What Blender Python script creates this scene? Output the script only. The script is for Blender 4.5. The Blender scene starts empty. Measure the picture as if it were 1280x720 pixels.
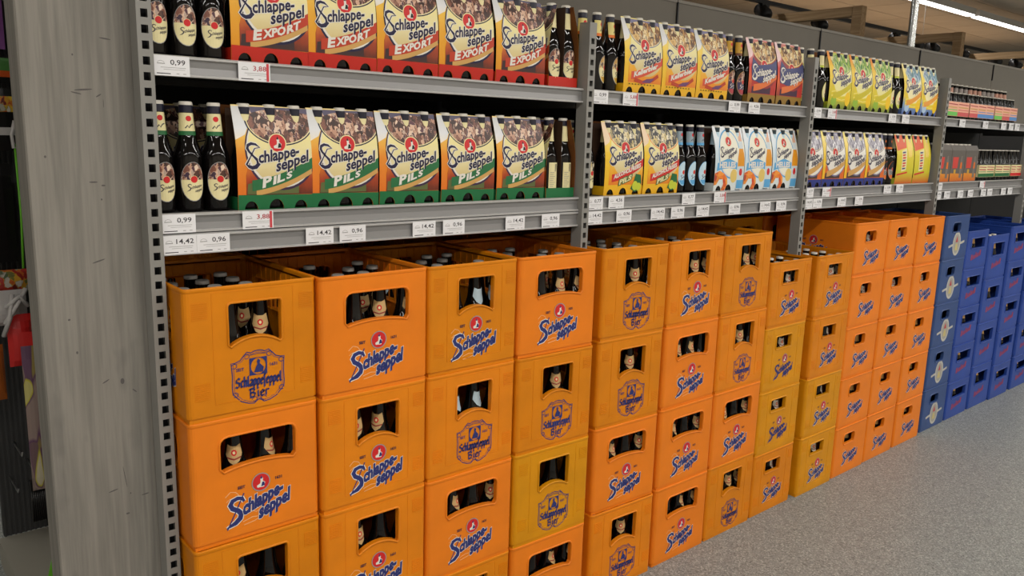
import bpy, math, random
from mathutils import Matrix, Vector, geometry
random.seed(7)
PI = math.pi
scene = bpy.context.scene
COL = scene.collection

# ------------------------------------------------------------------ camera
cam_data = bpy.data.cameras.new('camera')
cam_data.sensor_width = 36.0
cam_data.lens = 1014.09 / 1280 * 36.0
cam_data.clip_start = 0.05
cam = bpy.data.objects.new('camera', cam_data)
COL.objects.link(cam)
_y, _p, _r = math.radians(40.6702), math.radians(-10.7885), math.radians(1.6192)
_f = Vector((math.sin(_y) * math.cos(_p), math.cos(_y) * math.cos(_p), math.sin(_p)))
_rt = Vector((math.cos(_y), -math.sin(_y), 0))
_up = _rt.cross(_f)
_rt2 = math.cos(_r) * _rt + math.sin(_r) * _up
_up2 = -math.sin(_r) * _rt + math.cos(_r) * _up
cam.matrix_world = Matrix((
    (_rt2.x, _up2.x, -_f.x, -0.5208), (_rt2.y, _up2.y, -_f.y, -1.6567),
    (_rt2.z, _up2.z, -_f.z, 1.4942), (0, 0, 0, 1)))
scene.camera = cam

# ------------------------------------------------------------------ world, exposure
world = bpy.data.worlds.new('world')
scene.world = world
world.use_nodes = True
world.node_tree.nodes['Background'].inputs[0].default_value = (0.9, 0.95, 1.0, 1)
world.node_tree.nodes['Background'].inputs[1].default_value = 0.05
vs = scene.view_settings
vs.view_transform = 'Standard'
vs.look = 'None'
vs.exposure = 0.0
vs.gamma = 1.0
vs.use_curve_mapping = False
scene.cycles.use_denoising = True
scene.cycles.max_bounces = 7
scene.cycles.diffuse_bounces = 4
scene.cycles.glossy_bounces = 3
LAMP_W = 41.0           # watts of one 3 m ceiling luminaire over the aisle
FILL_LAMP_W = 47.0       # unseen row added across the aisle, fills light onto the lower crates
BACK_LAMP_W = 26.0      # luminaires of the next aisle
WARM_W = 32.0           # added unseen uplight behind the shelving, tints the ceiling
CEIL_Z = 3.15


# ------------------------------------------------------------------ materials
def lin(c):
    out = []
    for v in c:
        v /= 255.0
        out.append(v / 12.92 if v <= 0.04045 else ((v + 0.055) / 1.055) ** 2.4)
    return (*out, 1.0)


MATS = {}


def mat(name, rgb, rough=0.5, spec=0.5, metal=0.0, var=0.0, scale=30.0, emit=0.0, bump=0.0, bscale=200.0, coat=0.0):
    if name in MATS:
        return MATS[name]
    m = bpy.data.materials.new(name)
    m.use_nodes = True
    nt = m.node_tree
    b = nt.nodes['Principled BSDF']
    b.inputs['Base Color'].default_value = lin(rgb)
    b.inputs['Roughness'].default_value = rough
    b.inputs['Specular IOR Level'].default_value = spec
    b.inputs['Metallic'].default_value = metal
    if coat:
        b.inputs['Coat Weight'].default_value = coat
        b.inputs['Coat Roughness'].default_value = 0.08
    if emit:
        b.inputs['Emission Color'].default_value = lin(rgb)
        b.inputs['Emission Strength'].default_value = emit
    if var or bump:
        tc = nt.nodes.new('ShaderNodeTexCoord')
    if var:
        n = nt.nodes.new('ShaderNodeTexNoise')
        n.inputs['Scale'].default_value = scale
        n.inputs['Detail'].default_value = 4
        nt.links.new(tc.outputs['Object'], n.inputs['Vector'])
        r = nt.nodes.new('ShaderNodeValToRGB')
        c0, c1 = [max(0, v * (1 - var)) for v in rgb], [min(255, v * (1 + var)) for v in rgb]
        r.color_ramp.elements[0].position = 0.3
        r.color_ramp.elements[1].position = 0.7
        r.color_ramp.elements[0].color = lin(c0)
        r.color_ramp.elements[1].color = lin(c1)
        nt.links.new(n.outputs['Fac'], r.inputs['Fac'])
        nt.links.new(r.outputs['Color'], b.inputs['Base Color'])
    if bump:
        n2 = nt.nodes.new('ShaderNodeTexNoise')
        n2.inputs['Scale'].default_value = bscale
        nt.links.new(tc.outputs['Object'], n2.inputs['Vector'])
        bp = nt.nodes.new('ShaderNodeBump')
        bp.inputs['Strength'].default_value = bump
        bp.inputs['Distance'].default_value = 0.002
        nt.links.new(n2.outputs['Fac'], bp.inputs['Height'])
        nt.links.new(bp.outputs['Normal'], b.inputs['Normal'])
    MATS[name] = m
    return m


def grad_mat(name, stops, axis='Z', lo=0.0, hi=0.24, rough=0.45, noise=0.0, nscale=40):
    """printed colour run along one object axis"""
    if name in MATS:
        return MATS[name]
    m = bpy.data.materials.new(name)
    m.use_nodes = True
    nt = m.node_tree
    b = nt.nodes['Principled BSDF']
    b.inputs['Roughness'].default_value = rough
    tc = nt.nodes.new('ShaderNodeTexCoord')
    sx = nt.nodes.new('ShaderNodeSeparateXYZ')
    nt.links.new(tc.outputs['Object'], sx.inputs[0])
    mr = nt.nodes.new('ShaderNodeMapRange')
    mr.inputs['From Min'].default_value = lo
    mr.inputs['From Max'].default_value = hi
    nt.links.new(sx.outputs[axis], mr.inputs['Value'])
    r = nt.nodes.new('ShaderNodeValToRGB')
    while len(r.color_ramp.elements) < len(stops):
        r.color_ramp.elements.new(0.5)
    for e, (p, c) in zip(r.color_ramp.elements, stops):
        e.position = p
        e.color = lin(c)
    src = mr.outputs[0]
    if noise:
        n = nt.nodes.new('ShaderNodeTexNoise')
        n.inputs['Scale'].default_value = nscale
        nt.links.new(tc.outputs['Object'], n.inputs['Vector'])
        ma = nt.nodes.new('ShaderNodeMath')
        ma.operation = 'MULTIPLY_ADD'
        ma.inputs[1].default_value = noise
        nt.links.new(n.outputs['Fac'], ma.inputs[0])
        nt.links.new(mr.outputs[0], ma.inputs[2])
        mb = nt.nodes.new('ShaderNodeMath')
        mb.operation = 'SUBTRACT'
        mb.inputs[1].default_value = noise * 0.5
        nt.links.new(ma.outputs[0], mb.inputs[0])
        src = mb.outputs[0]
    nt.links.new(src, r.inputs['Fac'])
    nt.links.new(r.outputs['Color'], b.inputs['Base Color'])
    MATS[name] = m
    return m


def collage_mat(name, cols, scale=60, rough=0.4, stretch=(1, 1, 0.7)):
    """busy printed picture: blotches of a few ink colours"""
    if name in MATS:
        return MATS[name]
    m = bpy.data.materials.new(name)
    m.use_nodes = True
    nt = m.node_tree
    b = nt.nodes['Principled BSDF']
    b.inputs['Roughness'].default_value = rough
    tc = nt.nodes.new('ShaderNodeTexCoord')
    mp = nt.nodes.new('ShaderNodeMapping')
    mp.inputs['Scale'].default_value = stretch
    nt.links.new(tc.outputs['Object'], mp.inputs['Vector'])
    nz = nt.nodes.new('ShaderNodeTexNoise')
    nz.inputs['Scale'].default_value = scale * 0.8
    nt.links.new(mp.outputs[0], nz.inputs['Vector'])
    mx = nt.nodes.new('ShaderNodeMix')
    mx.data_type = 'RGBA'
    mx.blend_type = 'ADD'
    mx.inputs['Factor'].default_value = 0.022
    nt.links.new(mp.outputs[0], mx.inputs['A'])
    nt.links.new(nz.outputs['Color'], mx.inputs['B'])
    v = nt.nodes.new('ShaderNodeTexVoronoi')
    v.feature = 'SMOOTH_F1'
    v.inputs['Smoothness'].default_value = 0.25
    v.inputs['Scale'].default_value = scale
    nt.links.new(mx.outputs['Result'], v.inputs['Vector'])
    sp = nt.nodes.new('ShaderNodeSeparateColor')
    nt.links.new(v.outputs['Color'], sp.inputs[0])
    r = nt.nodes.new('ShaderNodeValToRGB')
    while len(r.color_ramp.elements) < len(cols):
        r.color_ramp.elements.new(0.5)
    for e, (p, c) in zip(r.color_ramp.elements, cols):
        e.position = p
        e.color = lin(c)
    nt.links.new(sp.outputs[0], r.inputs['Fac'])
    nt.links.new(r.outputs['Color'], b.inputs['Base Color'])
    MATS[name] = m
    return m


def wood_mat(name, c0, c1, knot, axis='Z', scale=1.0):
    m = bpy.data.materials.new(name)
    m.use_nodes = True
    nt = m.node_tree
    b = nt.nodes['Principled BSDF']
    b.inputs['Roughness'].default_value = 0.75
    b.inputs['Specular IOR Level'].default_value = 0.25
    tc = nt.nodes.new('ShaderNodeTexCoord')
    mp = nt.nodes.new('ShaderNodeMapping')
    s = [16 * scale, 16 * scale, 16 * scale]
    s['XYZ'.index(axis)] = 0.7 * scale
    mp.inputs['Scale'].default_value = s
    nt.links.new(tc.outputs['Object'], mp.inputs['Vector'])
    w = nt.nodes.new('ShaderNodeTexNoise')
    w.inputs['Scale'].default_value = 1.2
    w.inputs['Detail'].default_value = 2
    nt.links.new(mp.outputs[0], w.inputs['Vector'])
    mul = nt.nodes.new('ShaderNodeMath')
    mul.operation = 'MULTIPLY'
    mul.inputs[1].default_value = 34
    nt.links.new(w.outputs['Fac'], mul.inputs[0])
    sn = nt.nodes.new('ShaderNodeMath')
    sn.operation = 'SINE'
    nt.links.new(mul.outputs[0], sn.inputs[0])
    mr = nt.nodes.new('ShaderNodeMapRange')
    mr.inputs['From Min'].default_value = -1
    nt.links.new(sn.outputs[0], mr.inputs['Value'])
    n2 = nt.nodes.new('ShaderNodeTexNoise')
    n2.inputs['Scale'].default_value = 14
    n2.inputs['Detail'].default_value = 5
    nt.links.new(mp.outputs[0], n2.inputs['Vector'])
    av = nt.nodes.new('ShaderNodeMath')
    av.operation = 'MULTIPLY_ADD'
    av.inputs[1].default_value = 0.35
    nt.links.new(mr.outputs[0], av.inputs[0])
    hf = nt.nodes.new('ShaderNodeMath')
    hf.operation = 'MULTIPLY'
    hf.inputs[1].default_value = 0.75
    nt.links.new(n2.outputs['Fac'], hf.inputs[0])
    nt.links.new(hf.outputs[0], av.inputs[2])
    r = nt.nodes.new('ShaderNodeValToRGB')
    r.color_ramp.elements[0].color = lin(c0)
    r.color_ramp.elements[0].position = 0.25
    r.color_ramp.elements[1].color = lin(c1)
    r.color_ramp.elements[1].position = 0.75
    nt.links.new(av.outputs[0], r.inputs['Fac'])
    # sparse dark flecks and knots
    mp2 = nt.nodes.new('ShaderNodeMapping')
    s2 = [7, 7, 7]
    s2['XYZ'.index(axis)] = 3.2
    mp2.inputs['Scale'].default_value = s2
    nt.links.new(tc.outputs['Object'], mp2.inputs['Vector'])
    n3 = nt.nodes.new('ShaderNodeTexNoise')
    n3.inputs['Scale'].default_value = 1.6
    n3.inputs['Detail'].default_value = 3
    nt.links.new(mp2.outputs[0], n3.inputs['Vector'])
    r3 = nt.nodes.new('ShaderNodeValToRGB')
    r3.color_ramp.elements[0].position = 0.66
    r3.color_ramp.elements[1].position = 0.78
    r3.color_ramp.elements[0].color = (0, 0, 0, 1)
    r3.color_ramp.elements[1].color = (0.6, 0.6, 0.6, 1)
    nt.links.new(n3.outputs['Fac'], r3.inputs['Fac'])
    mix = nt.nodes.new('ShaderNodeMix')
    mix.data_type = 'RGBA'
    nt.links.new(r3.outputs['Color'], mix.inputs['Factor'])
    nt.links.new(r.outputs['Color'], mix.inputs['A'])
    mix.inputs['B'].default_value = lin(knot)
    nt.links.new(mix.outputs['Result'], b.inputs['Base Color'])
    bp = nt.nodes.new('ShaderNodeBump')
    bp.inputs['Strength'].default_value = 0.25
    bp.inputs['Distance'].default_value = 0.002
    nt.links.new(av.outputs[0], bp.inputs['Height'])
    nt.links.new(bp.outputs['Normal'], b.inputs['Normal'])
    return m


def floor_mat():
    m = bpy.data.materials.new('speckled_vinyl')
    m.use_nodes = True
    nt = m.node_tree
    b = nt.nodes['Principled BSDF']
    b.inputs['Roughness'].default_value = 0.42
    b.inputs['Specular IOR Level'].default_value = 0.35
    tc = nt.nodes.new('ShaderNodeTexCoord')
    v = nt.nodes.new('ShaderNodeTexVoronoi')
    v.inputs['Scale'].default_value = 225
    nt.links.new(tc.outputs['Object'], v.inputs['Vector'])
    sp = nt.nodes.new('ShaderNodeSeparateColor')
    nt.links.new(v.outputs['Color'], sp.inputs[0])
    r = nt.nodes.new('ShaderNodeValToRGB')
    cr = r.color_ramp
    for _ in range(3):
        cr.elements.new(0.5)
    for e, (p, c) in zip(cr.elements, ((0.0, (100, 103, 101)), (0.25, (128, 131, 128)), (0.6, (139, 142, 138)),
                                       (0.85, (152, 155, 151)), (1.0, (180, 183, 178)))):
        e.position = p
        e.color = lin(c)
    nt.links.new(sp.outputs[0], r.inputs['Fac'])
    n = nt.nodes.new('ShaderNodeTexNoise')
    n.inputs['Scale'].default_value = 3
    n.inputs['Detail'].default_value = 5
    nt.links.new(tc.outputs['Object'], n.inputs['Vector'])
    mx = nt.nodes.new('ShaderNodeMix')
    mx.data_type = 'RGBA'
    mx.blend_type = 'MULTIPLY'
    mx.inputs['Factor'].default_value = 0.25
    nt.links.new(r.outputs['Color'], mx.inputs['A'])
    nt.links.new(n.outputs['Color'], mx.inputs['B'])
    nt.links.new(r.outputs['Color'], b.inputs['Base Color'])
    return m


# plastics
O = mat('orange_plastic', (230, 125, 24), 0.42, 0.28, var=0.03, scale=9, bump=0.05, bscale=160)
A = mat('amber_plastic', (213, 126, 6), 0.45, 0.28, var=0.04, scale=9, bump=0.05, bscale=160)
A2 = mat('ochre_plastic', (222, 128, 14), 0.45, 0.28, var=0.04, scale=9, bump=0.05, bscale=160)
Y = mat('yellow_plastic', (210, 140, 6), 0.45, 0.28, var=0.04, scale=9, bump=0.05, bscale=160)
BL = mat('blue_plastic', (48, 74, 126), 0.42, 0.4, var=0.05, scale=9)
BL2 = mat('royal_blue_plastic', (36, 68, 150), 0.42, 0.4, var=0.05, scale=9)
INK_BLUE = mat('print_blue', (44, 52, 112), 0.5, 0.3)
INK_NAVY = mat('print_navy', (38, 36, 66), 0.5, 0.3)
INK_WHITE = mat('print_white', (228, 222, 212), 0.5, 0.3)
INK_PALE = mat('print_pale_orange', (238, 178, 122), 0.5, 0.3)
INK_RED = mat('print_red', (206, 38, 40), 0.45, 0.35)
INK_REDFADE = mat('print_faded_red', (176, 68, 74), 0.5, 0.3)
INK_GREY = mat('print_grey', (150, 148, 146), 0.5, 0.3)
INK_CREAM = mat('print_cream', (232, 220, 168), 0.45, 0.35)
INK_GREEN = mat('print_green', (38, 104, 58), 0.45, 0.35)
INK_TAN = mat('print_tan', (206, 160, 92), 0.45, 0.35)
INK_BLACK = mat('print_black', (28, 26, 28), 0.5, 0.3)
GLASS = mat('brown_glass', (11, 8, 8), 0.06, 0.4)
CAP = mat('cap_white', (214, 208, 196), 0.35, 0.5)
CAP_SHADED = mat('cap_shaded', (150, 146, 140), 0.35, 0.5)  # white cap greyed, the shade inside the crates is in the colour
FOIL = mat('neck_foil_navy', (24, 24, 44), 0.35, 0.5)
STEEL = mat('grey_enamel', (138, 136, 131), 0.45, 0.4, var=0.02, scale=4)
RAIL = mat('rail_aluminium', (140, 139, 139), 0.36, 0.5, metal=0.35)
RAIL_LIP = mat('rail_lip', (188, 187, 186), 0.3, 0.5, metal=0.3)
DARK = mat('shelf_interior_shade', (21, 20, 21), 0.7, 0.3)  # shadow inside the shelving is put into this colour
PANEL = mat('grey_back_panel', (122, 117, 108), 0.6, 0.3, var=0.02, scale=3)
CARD = mat('white_card', (232, 231, 233), 0.4, 0.4)
KRAFT = mat('brown_board', (116, 68, 28), 0.7, 0.3, var=0.06, scale=20)
BLACKP = mat('black_plastic', (22, 22, 24), 0.45, 0.4)
CHROME = mat('polished_steel', (196, 198, 196), 0.22, 0.5, metal=0.9)
COLL = collage_mat('print_crowd', [(0.0, (46, 28, 26)), (0.3, (92, 56, 44)), (0.5, (128, 78, 62)), (0.62, (206, 160, 132)),
                                   (0.78, (232, 208, 184)), (0.9, (96, 52, 60)), (1.0, (60, 40, 60))], 105)
COLL2 = collage_mat('print_crowd_yellow', [(0.0, (60, 40, 30)), (0.35, (150, 96, 50)), (0.55, (214, 170, 90)), (0.75, (240, 222, 180)),
                                           (1.0, (90, 60, 50))], 105)
COLL3 = collage_mat('print_crowd_dark', [(0.0, (20, 18, 20)), (0.4, (40, 36, 40)), (0.6, (214, 190, 120)), (0.8, (236, 226, 200)),
                                         (1.0, (30, 26, 26))], 105)
LEAFY = collage_mat('print_leaves', [(0.0, (40, 96, 44)), (0.35, (96, 150, 50)), (0.6, (170, 196, 60)), (0.8, (236, 232, 190)),
                                     (1.0, (60, 110, 60))], 90, stretch=(1.6, 1, 0.5))
BLUEY = collage_mat('print_blue_leaves', [(0.0, (50, 90, 150)), (0.35, (70, 120, 90)), (0.6, (130, 170, 200)), (0.8, (236, 232, 200)),
                                          (1.0, (60, 100, 180))], 90, stretch=(1.6, 1, 0.5))
GREYPIC = collage_mat('print_town', [(0.0, (70, 66, 84)), (0.4, (130, 124, 140)), (0.7, (180, 176, 186)), (1.0, (238, 236, 238))], 70, stretch=(1.8, 1, 0.6))
FRUIT = collage_mat('print_food', [(0.0, (200, 60, 30)), (0.4, (236, 120, 40)), (0.7, (250, 170, 60)), (1.0, (180, 50, 40))], 60)


# ------------------------------------------------------------------ object helpers
def link(name, data, parent=None, loc=None, rotz=0.0):
    o = bpy.data.objects.new(name, data)
    COL.objects.link(o)
    if parent is not None:
        o.parent = parent
    if loc is not None:
        o.location = loc
    if rotz:
        o.rotation_euler = (0, 0, rotz)
    return o


def tag(o, label=None, cat=None, group=None, kind=None):
    if label:
        o['label'] = label
    if cat:
        o['category'] = cat
    if group:
        o['group'] = group
    if kind:
        o['kind'] = kind
    return o


class MB:
    def __init__(self):
        self.v, self.f, self.m, self.mats, self.smooth = [], [], [], [], []

    def mi(self, m):
        if m not in self.mats:
            self.mats.append(m)
        return self.mats.index(m)

    def face(self, pts, m, smooth=False):
        i = len(self.v)
        self.v += [tuple(p) for p in pts]
        self.f.append(tuple(range(i, i + len(pts))))
        self.m.append(self.mi(m))
        self.smooth.append(smooth)

    def mesh_part(self, verts, faces, m, smooth=False):
        i = len(self.v)
        self.v += [tuple(p) for p in verts]
        for f in faces:
            self.f.append(tuple(k + i for k in f))
            self.m.append(self.mi(m))
            self.smooth.append(smooth)

    def box(self, x0, x1, y0, y1, z0, z1, m):
        v = [(x, y, z) for x in (x0, x1) for y in (y0, y1) for z in (z0, z1)]
        self.mesh_part(v, [(0, 1, 3, 2), (4, 6, 7, 5), (0, 4, 5, 1), (2, 3, 7, 6), (0, 2, 6, 4), (1, 5, 7, 3)], m)

    def bevbox(self, x0, x1, y0, y1, z0, z1, m, r=0.002):
        """box with chamfered vertical edges"""
        lo = [(x0 + r, y0), (x1 - r, y0), (x1, y0 + r), (x1, y1 - r), (x1 - r, y1), (x0 + r, y1), (x0, y1 - r), (x0, y0 + r)]
        self.prism(lo, z0, z1, m)

    def prism(self, outline, z0, z1, m, smooth=False):
        n = len(outline)
        v = [(x, y, z0) for x, y in outline] + [(x, y, z1) for x, y in outline]
        fs = [(i, (i + 1) % n, n + (i + 1) % n, n + i) for i in range(n)]
        self.mesh_part(v, fs, m, smooth)
        self.mesh_part(v, [tuple(reversed(range(n))), tuple(range(n, 2 * n))], m)

    def lathe(self, prof, seg, m, smooth=True, cx=0, cy=0, cap=True):
        v, f = [], []
        for r, z in prof:
            for k in range(seg):
                a = 2 * PI * k / seg
                v.append((cx + r * math.cos(a), cy + r * math.sin(a), z))
        for j in range(len(prof) - 1):
            for k in range(seg):
                k2 = (k + 1) % seg
                f.append((j * seg + k, j * seg + k2, (j + 1) * seg + k2, (j + 1) * seg + k))
        self.mesh_part(v, f, m, smooth)
        if cap:
            n = len(prof) - 1
            self.face([v[k] for k in reversed(range(seg))], m)
            self.face([v[n * seg + k] for k in range(seg)], m)

    def tube(self, pts, r, m, seg=6, smooth=True):
        pts = [Vector(p) for p in pts]
        rings = []
        for i, p in enumerate(pts):
            d = (pts[min(i + 1, len(pts) - 1)] - pts[max(i - 1, 0)]).normalized()
            a = d.orthogonal().normalized() if i == 0 else (rings[-1][1] - d * d.dot(rings[-1][1])).normalized()
            rings.append((p, a, d))
        v, f = [], []
        for p, a, d in rings:
            b = d.cross(a)
            for k in range(seg):
                t = 2 * PI * k / seg
                v.append(p + r * (math.cos(t) * a + math.sin(t) * b))
        for j in range(len(pts) - 1):
            for k in range(seg):
                k2 = (k + 1) % seg
                f.append((j * seg + k, j * seg + k2, (j + 1) * seg + k2, (j + 1) * seg + k))
        f.append(tuple(reversed(range(seg))))
        f.append(tuple((len(pts) - 1) * seg + k for k in range(seg)))
        self.mesh_part(v, f, m, smooth)

    def data(self, name):
        me = bpy.data.meshes.new(name)
        me.from_pydata(self.v, [], self.f)
        for m in self.mats:
            me.materials.append(m)
        me.polygons.foreach_set('material_index', self.m)
        me.polygons.foreach_set('use_smooth', self.smooth)
        me.update()
        return me

    def build(self, name, parent=None, loc=None, rotz=0.0):
        return link(name, self.data(name), parent, loc, rotz)


# size of the 33 cl goods and the 1.25 m bays against the half-litre crates
K = 0.966


def shelf_pos(x, y, z):
    """bay coordinates (taken for 24 cm bottles) to metres: the bottles measure 23 cm"""
    return (x * K - 0.0177, y * K - 0.0563, z)


# ------------------------------------------------------------------ flat print (2D art laid on real surfaces)
TEXT_CACHE = {}


def text_tris(s, bold=0.0, shear=0.0, res=2):
    key = (s, bold, shear, res)
    if key in TEXT_CACHE:
        return TEXT_CACHE[key]
    cu = bpy.data.curves.new('lettering', 'FONT')
    cu.body = s
    cu.size = 1.0
    cu.offset = bold
    cu.shear = shear
    cu.resolution_u = res
    ob = bpy.data.objects.new('lettering', cu)
    COL.objects.link(ob)
    dg = bpy.context.evaluated_depsgraph_get()
    dg.update()
    me = bpy.data.meshes.new_from_object(ob.evaluated_get(dg))
    vs_ = [(v.co.x, v.co.y) for v in me.vertices]
    fs_ = [tuple(p.vertices) for p in me.polygons]
    bpy.data.objects.remove(ob)
    bpy.data.curves.remove(cu)
    bpy.data.meshes.remove(me)
    x0 = min(v[0] for v in vs_)
    x1 = max(v[0] for v in vs_)
    TEXT_CACHE[key] = (vs_, fs_, x0, x1)
    return TEXT_CACHE[key]


def clip_half(poly, axis, lim, keep_less):
    out = []
    n = len(poly)
    for i in range(n):
        a, b = poly[i], poly[(i + 1) % n]
        ia = (a[axis] <= lim) if keep_less else (a[axis] >= lim)
        ib = (b[axis] <= lim) if keep_less else (b[axis] >= lim)
        if ia:
            out.append(a)
        if ia != ib:
            t = (lim - a[axis]) / (b[axis] - a[axis])
            out.append((a[0] + t * (b[0] - a[0]), a[1] + t * (b[1] - a[1])))
    return out


def split_levels(poly, axis, levels):
    lo, hi = min(p[axis] for p in poly), max(p[axis] for p in poly)
    rest, out = poly, []
    for L in levels:
        if L <= lo + 1e-6:
            continue
        if L >= hi - 1e-6:
            break
        a = clip_half(rest, axis, L, True)
        rest = clip_half(rest, axis, L, False)
        if len(a) >= 3:
            out.append(a)
        if len(rest) < 3:
            return out
    out.append(rest)
    return out


def ellipse(cx, cy, rx, ry, n=28, a0=0.0, a1=2 * PI):
    full = abs(a1 - a0 - 2 * PI) < 1e-6
    k = n if full else n + 1
    return [(cx + rx * math.cos(a0 + (a1 - a0) * i / n), cy + ry * math.sin(a0 + (a1 - a0) * i / n)) for i in range(k)]


class Art:
    """layers of flat print in millimetres; every later layer lies a hair above the one before"""
    def __init__(self, clip=None):
        self.items, self.layer, self.clip = [], 0, clip

    def _add(self, polys, m):
        for p in polys:
            if self.clip:
                x0, x1, y0, y1 = self.clip
                for ax, lim, less in ((0, x0, False), (0, x1, True), (1, y0, False), (1, y1, True)):
                    p = clip_half(p, ax, lim, less)
                    if len(p) < 3:
                        break
            if len(p) >= 3:
                self.items.append((p, m, self.layer))

    def poly(self, pts, m, holes=()):
        loops = [[Vector((x, y, 0)) for x, y in pts]] + [[Vector((x, y, 0)) for x, y in h] for h in holes]
        flat = [(v.x, v.y) for lp in loops for v in lp]
        tris = geometry.tessellate_polygon(loops)
        self._add([[flat[i] for i in t] for t in tris], m)
        self.layer += 1

    def ribbon(self, pts, w, m, closed=False):
        n = len(pts)
        ws = w if isinstance(w, (list, tuple)) else [w] * n
        L, R = [], []
        for i in range(n):
            a = pts[(i - 1) % n] if closed or i > 0 else pts[i]
            b = pts[(i + 1) % n] if closed or i < n - 1 else pts[i]
            dx, dy = b[0] - a[0], b[1] - a[1]
            l = math.hypot(dx, dy) or 1
            nx, ny = -dy / l * ws[i] / 2, dx / l * ws[i] / 2
            L.append((pts[i][0] + nx, pts[i][1] + ny))
            R.append((pts[i][0] - nx, pts[i][1] - ny))
        k = n if closed else n - 1
        self._add([[R[i], R[(i + 1) % n], L[(i + 1) % n], L[i]] for i in range(k)], m)
        self.layer += 1

    def text(self, s, m, x, y, size, bold=0.02, shear=0.0, slope=0.0, xs=1.0, outline=None, ow=0.03, grow=0.0, width=None, bend=0.0):
        vs_, fs_, x0, x1 = text_tris(s, bold, shear)
        if width:
            xs = width / ((x1 - x0) * size)
        def tr(v):
            px = (v[0] - x0) * size * xs
            g = 1 + grow * px
            return (x + px, y + v[1] * size * g + slope * px + bend * px * px)
        if outline:
            self._text_shape(s, bold + ow, shear, x0, x, y, size, slope, xs, grow, bend, outline)
        self._add([[tr(vs_[i]) for i in f] for f in fs_], m)
        self.layer += 1

    def _text_shape(self, s, bold, shear, x0, x, y, size, slope, xs, grow, bend, m):
        vs_, fs_, _, _ = text_tris(s, bold, shear)
        out = []
        for f in fs_:
            q = []
            for i in f:
                px = (vs_[i][0] - x0) * size * xs
                q.append((x + px, y + vs_[i][1] * size * (1 + grow * px) + slope * px + bend * px * px))
            out.append(q)
        self._add(out, m)
        self.layer += 1

    def nib(self, strokes, m, w=1.0, h=0.28):
        """broken-letter strokes drawn with a broad slanted nib"""
        c, s_ = math.cos(0.7), math.sin(0.7)
        nb = [(w * 0.5 * c - 0, w * 0.5 * s_ + h * .5), (w * 0.5 * c, w * 0.5 * s_ - h * .5), (-w * 0.5 * c, -w * 0.5 * s_ - h * .5), (-w * 0.5 * c, -w * 0.5 * s_ + h * .5)]
        polys = []
        for st in strokes:
            for a, b in zip(st, st[1:]):
                pts = [(a[0] + q[0], a[1] + q[1]) for q in nb] + [(b[0] + q[0], b[1] + q[1]) for q in nb]
                hull = geometry.convex_hull_2d([Vector(p) for p in pts])
                polys.append([pts[i] for i in hull])
        self._add(polys, m)
        self.layer += 1

    def to_mb(self, fn, zlev=(), xlev=(), lift=0.00022, base=0.0003):
        mb = MB()
        for p, m, ly in self.items:
            parts = [p]
            if zlev:
                parts = [q for a in parts for q in split_levels(a, 1, zlev)]
            if xlev:
                parts = [q for a in parts for q in split_levels(a, 0, xlev)]
            for q in parts:
                mb.face([fn(u / 1000.0, v / 1000.0, base + lift * ly) for u, v in q], m)
        return mb


S_PATH = [(0.0, 0.12), (0.30, 0.45), (0.62, 0.80), (0.98, 0.84), (0.70, 0.97), (0.40, 1.0), (0.16, 0.93), (0.10, 0.80), (0.22, 0.66), (0.5, 0.47),
          (0.78, 0.30), (0.84, 0.14), (0.66, 0.02), (0.38, -0.02), (0.18, 0.04)]
S_W = [0.10, 0.05, 0.05, 0.06, 0.10, 0.13, 0.14, 0.13, 0.10, 0.09, 0.14, 0.19, 0.19, 0.17, 0.15]
BIG_S = [(0.95, 0.80), (0.86, 0.95), (0.62, 1.0), (0.36, 0.95), (0.24, 0.80), (0.34, 0.64), (0.62, 0.50), (0.78, 0.34), (0.72, 0.16), (0.48, 0.02), (0.02, -0.10)]
BIG_W = [0.10, 0.14, 0.16, 0.18, 0.20, 0.19, 0.19, 0.22, 0.22, 0.20, 0.05]


def script_S(art, x, y, w, h, m, outline=None, slope=0.0, path=S_PATH, ws=S_W, closed=True, k=1.0):
    pts = [(x + px * w, y + py * h + slope * px * w) for px, py in path]
    sz = (w + h) / 2
    if outline:
        art.ribbon(pts, [sz * (q + 0.10) for q in ws], outline, closed)
    art.ribbon(pts, [sz * q * k for q in ws], m, closed)


def emblem(art, x, y, r, red, rim, ink, white, fine=True):
    art.poly(ellipse(x, y, r * 1.12, r * 1.12, 22), rim)
    art.poly(ellipse(x, y, r, r, 22), red)
    if fine:
        q = lambda pts: [(x + a * r, y + b * r) for a, b in pts]
        art.poly(q([(-.45, -.6), (.35, -.65), (.5, -.1), (.25, .1), (-.05, .15), (-.1, -.15), (-.5, -.35)]), white)
        art.poly(q([(-.05, .1), (.22, .08), (.26, .4), (.1, .62), (-.08, .45)]), white)
        art.poly(q([(0.0, -.55), (.45, -.5), (.4, -.05), (.15, .0)]), ink)
        art.poly(q([(-.1, .42), (.2, .4), (.06, .8)]), ink)


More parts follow.
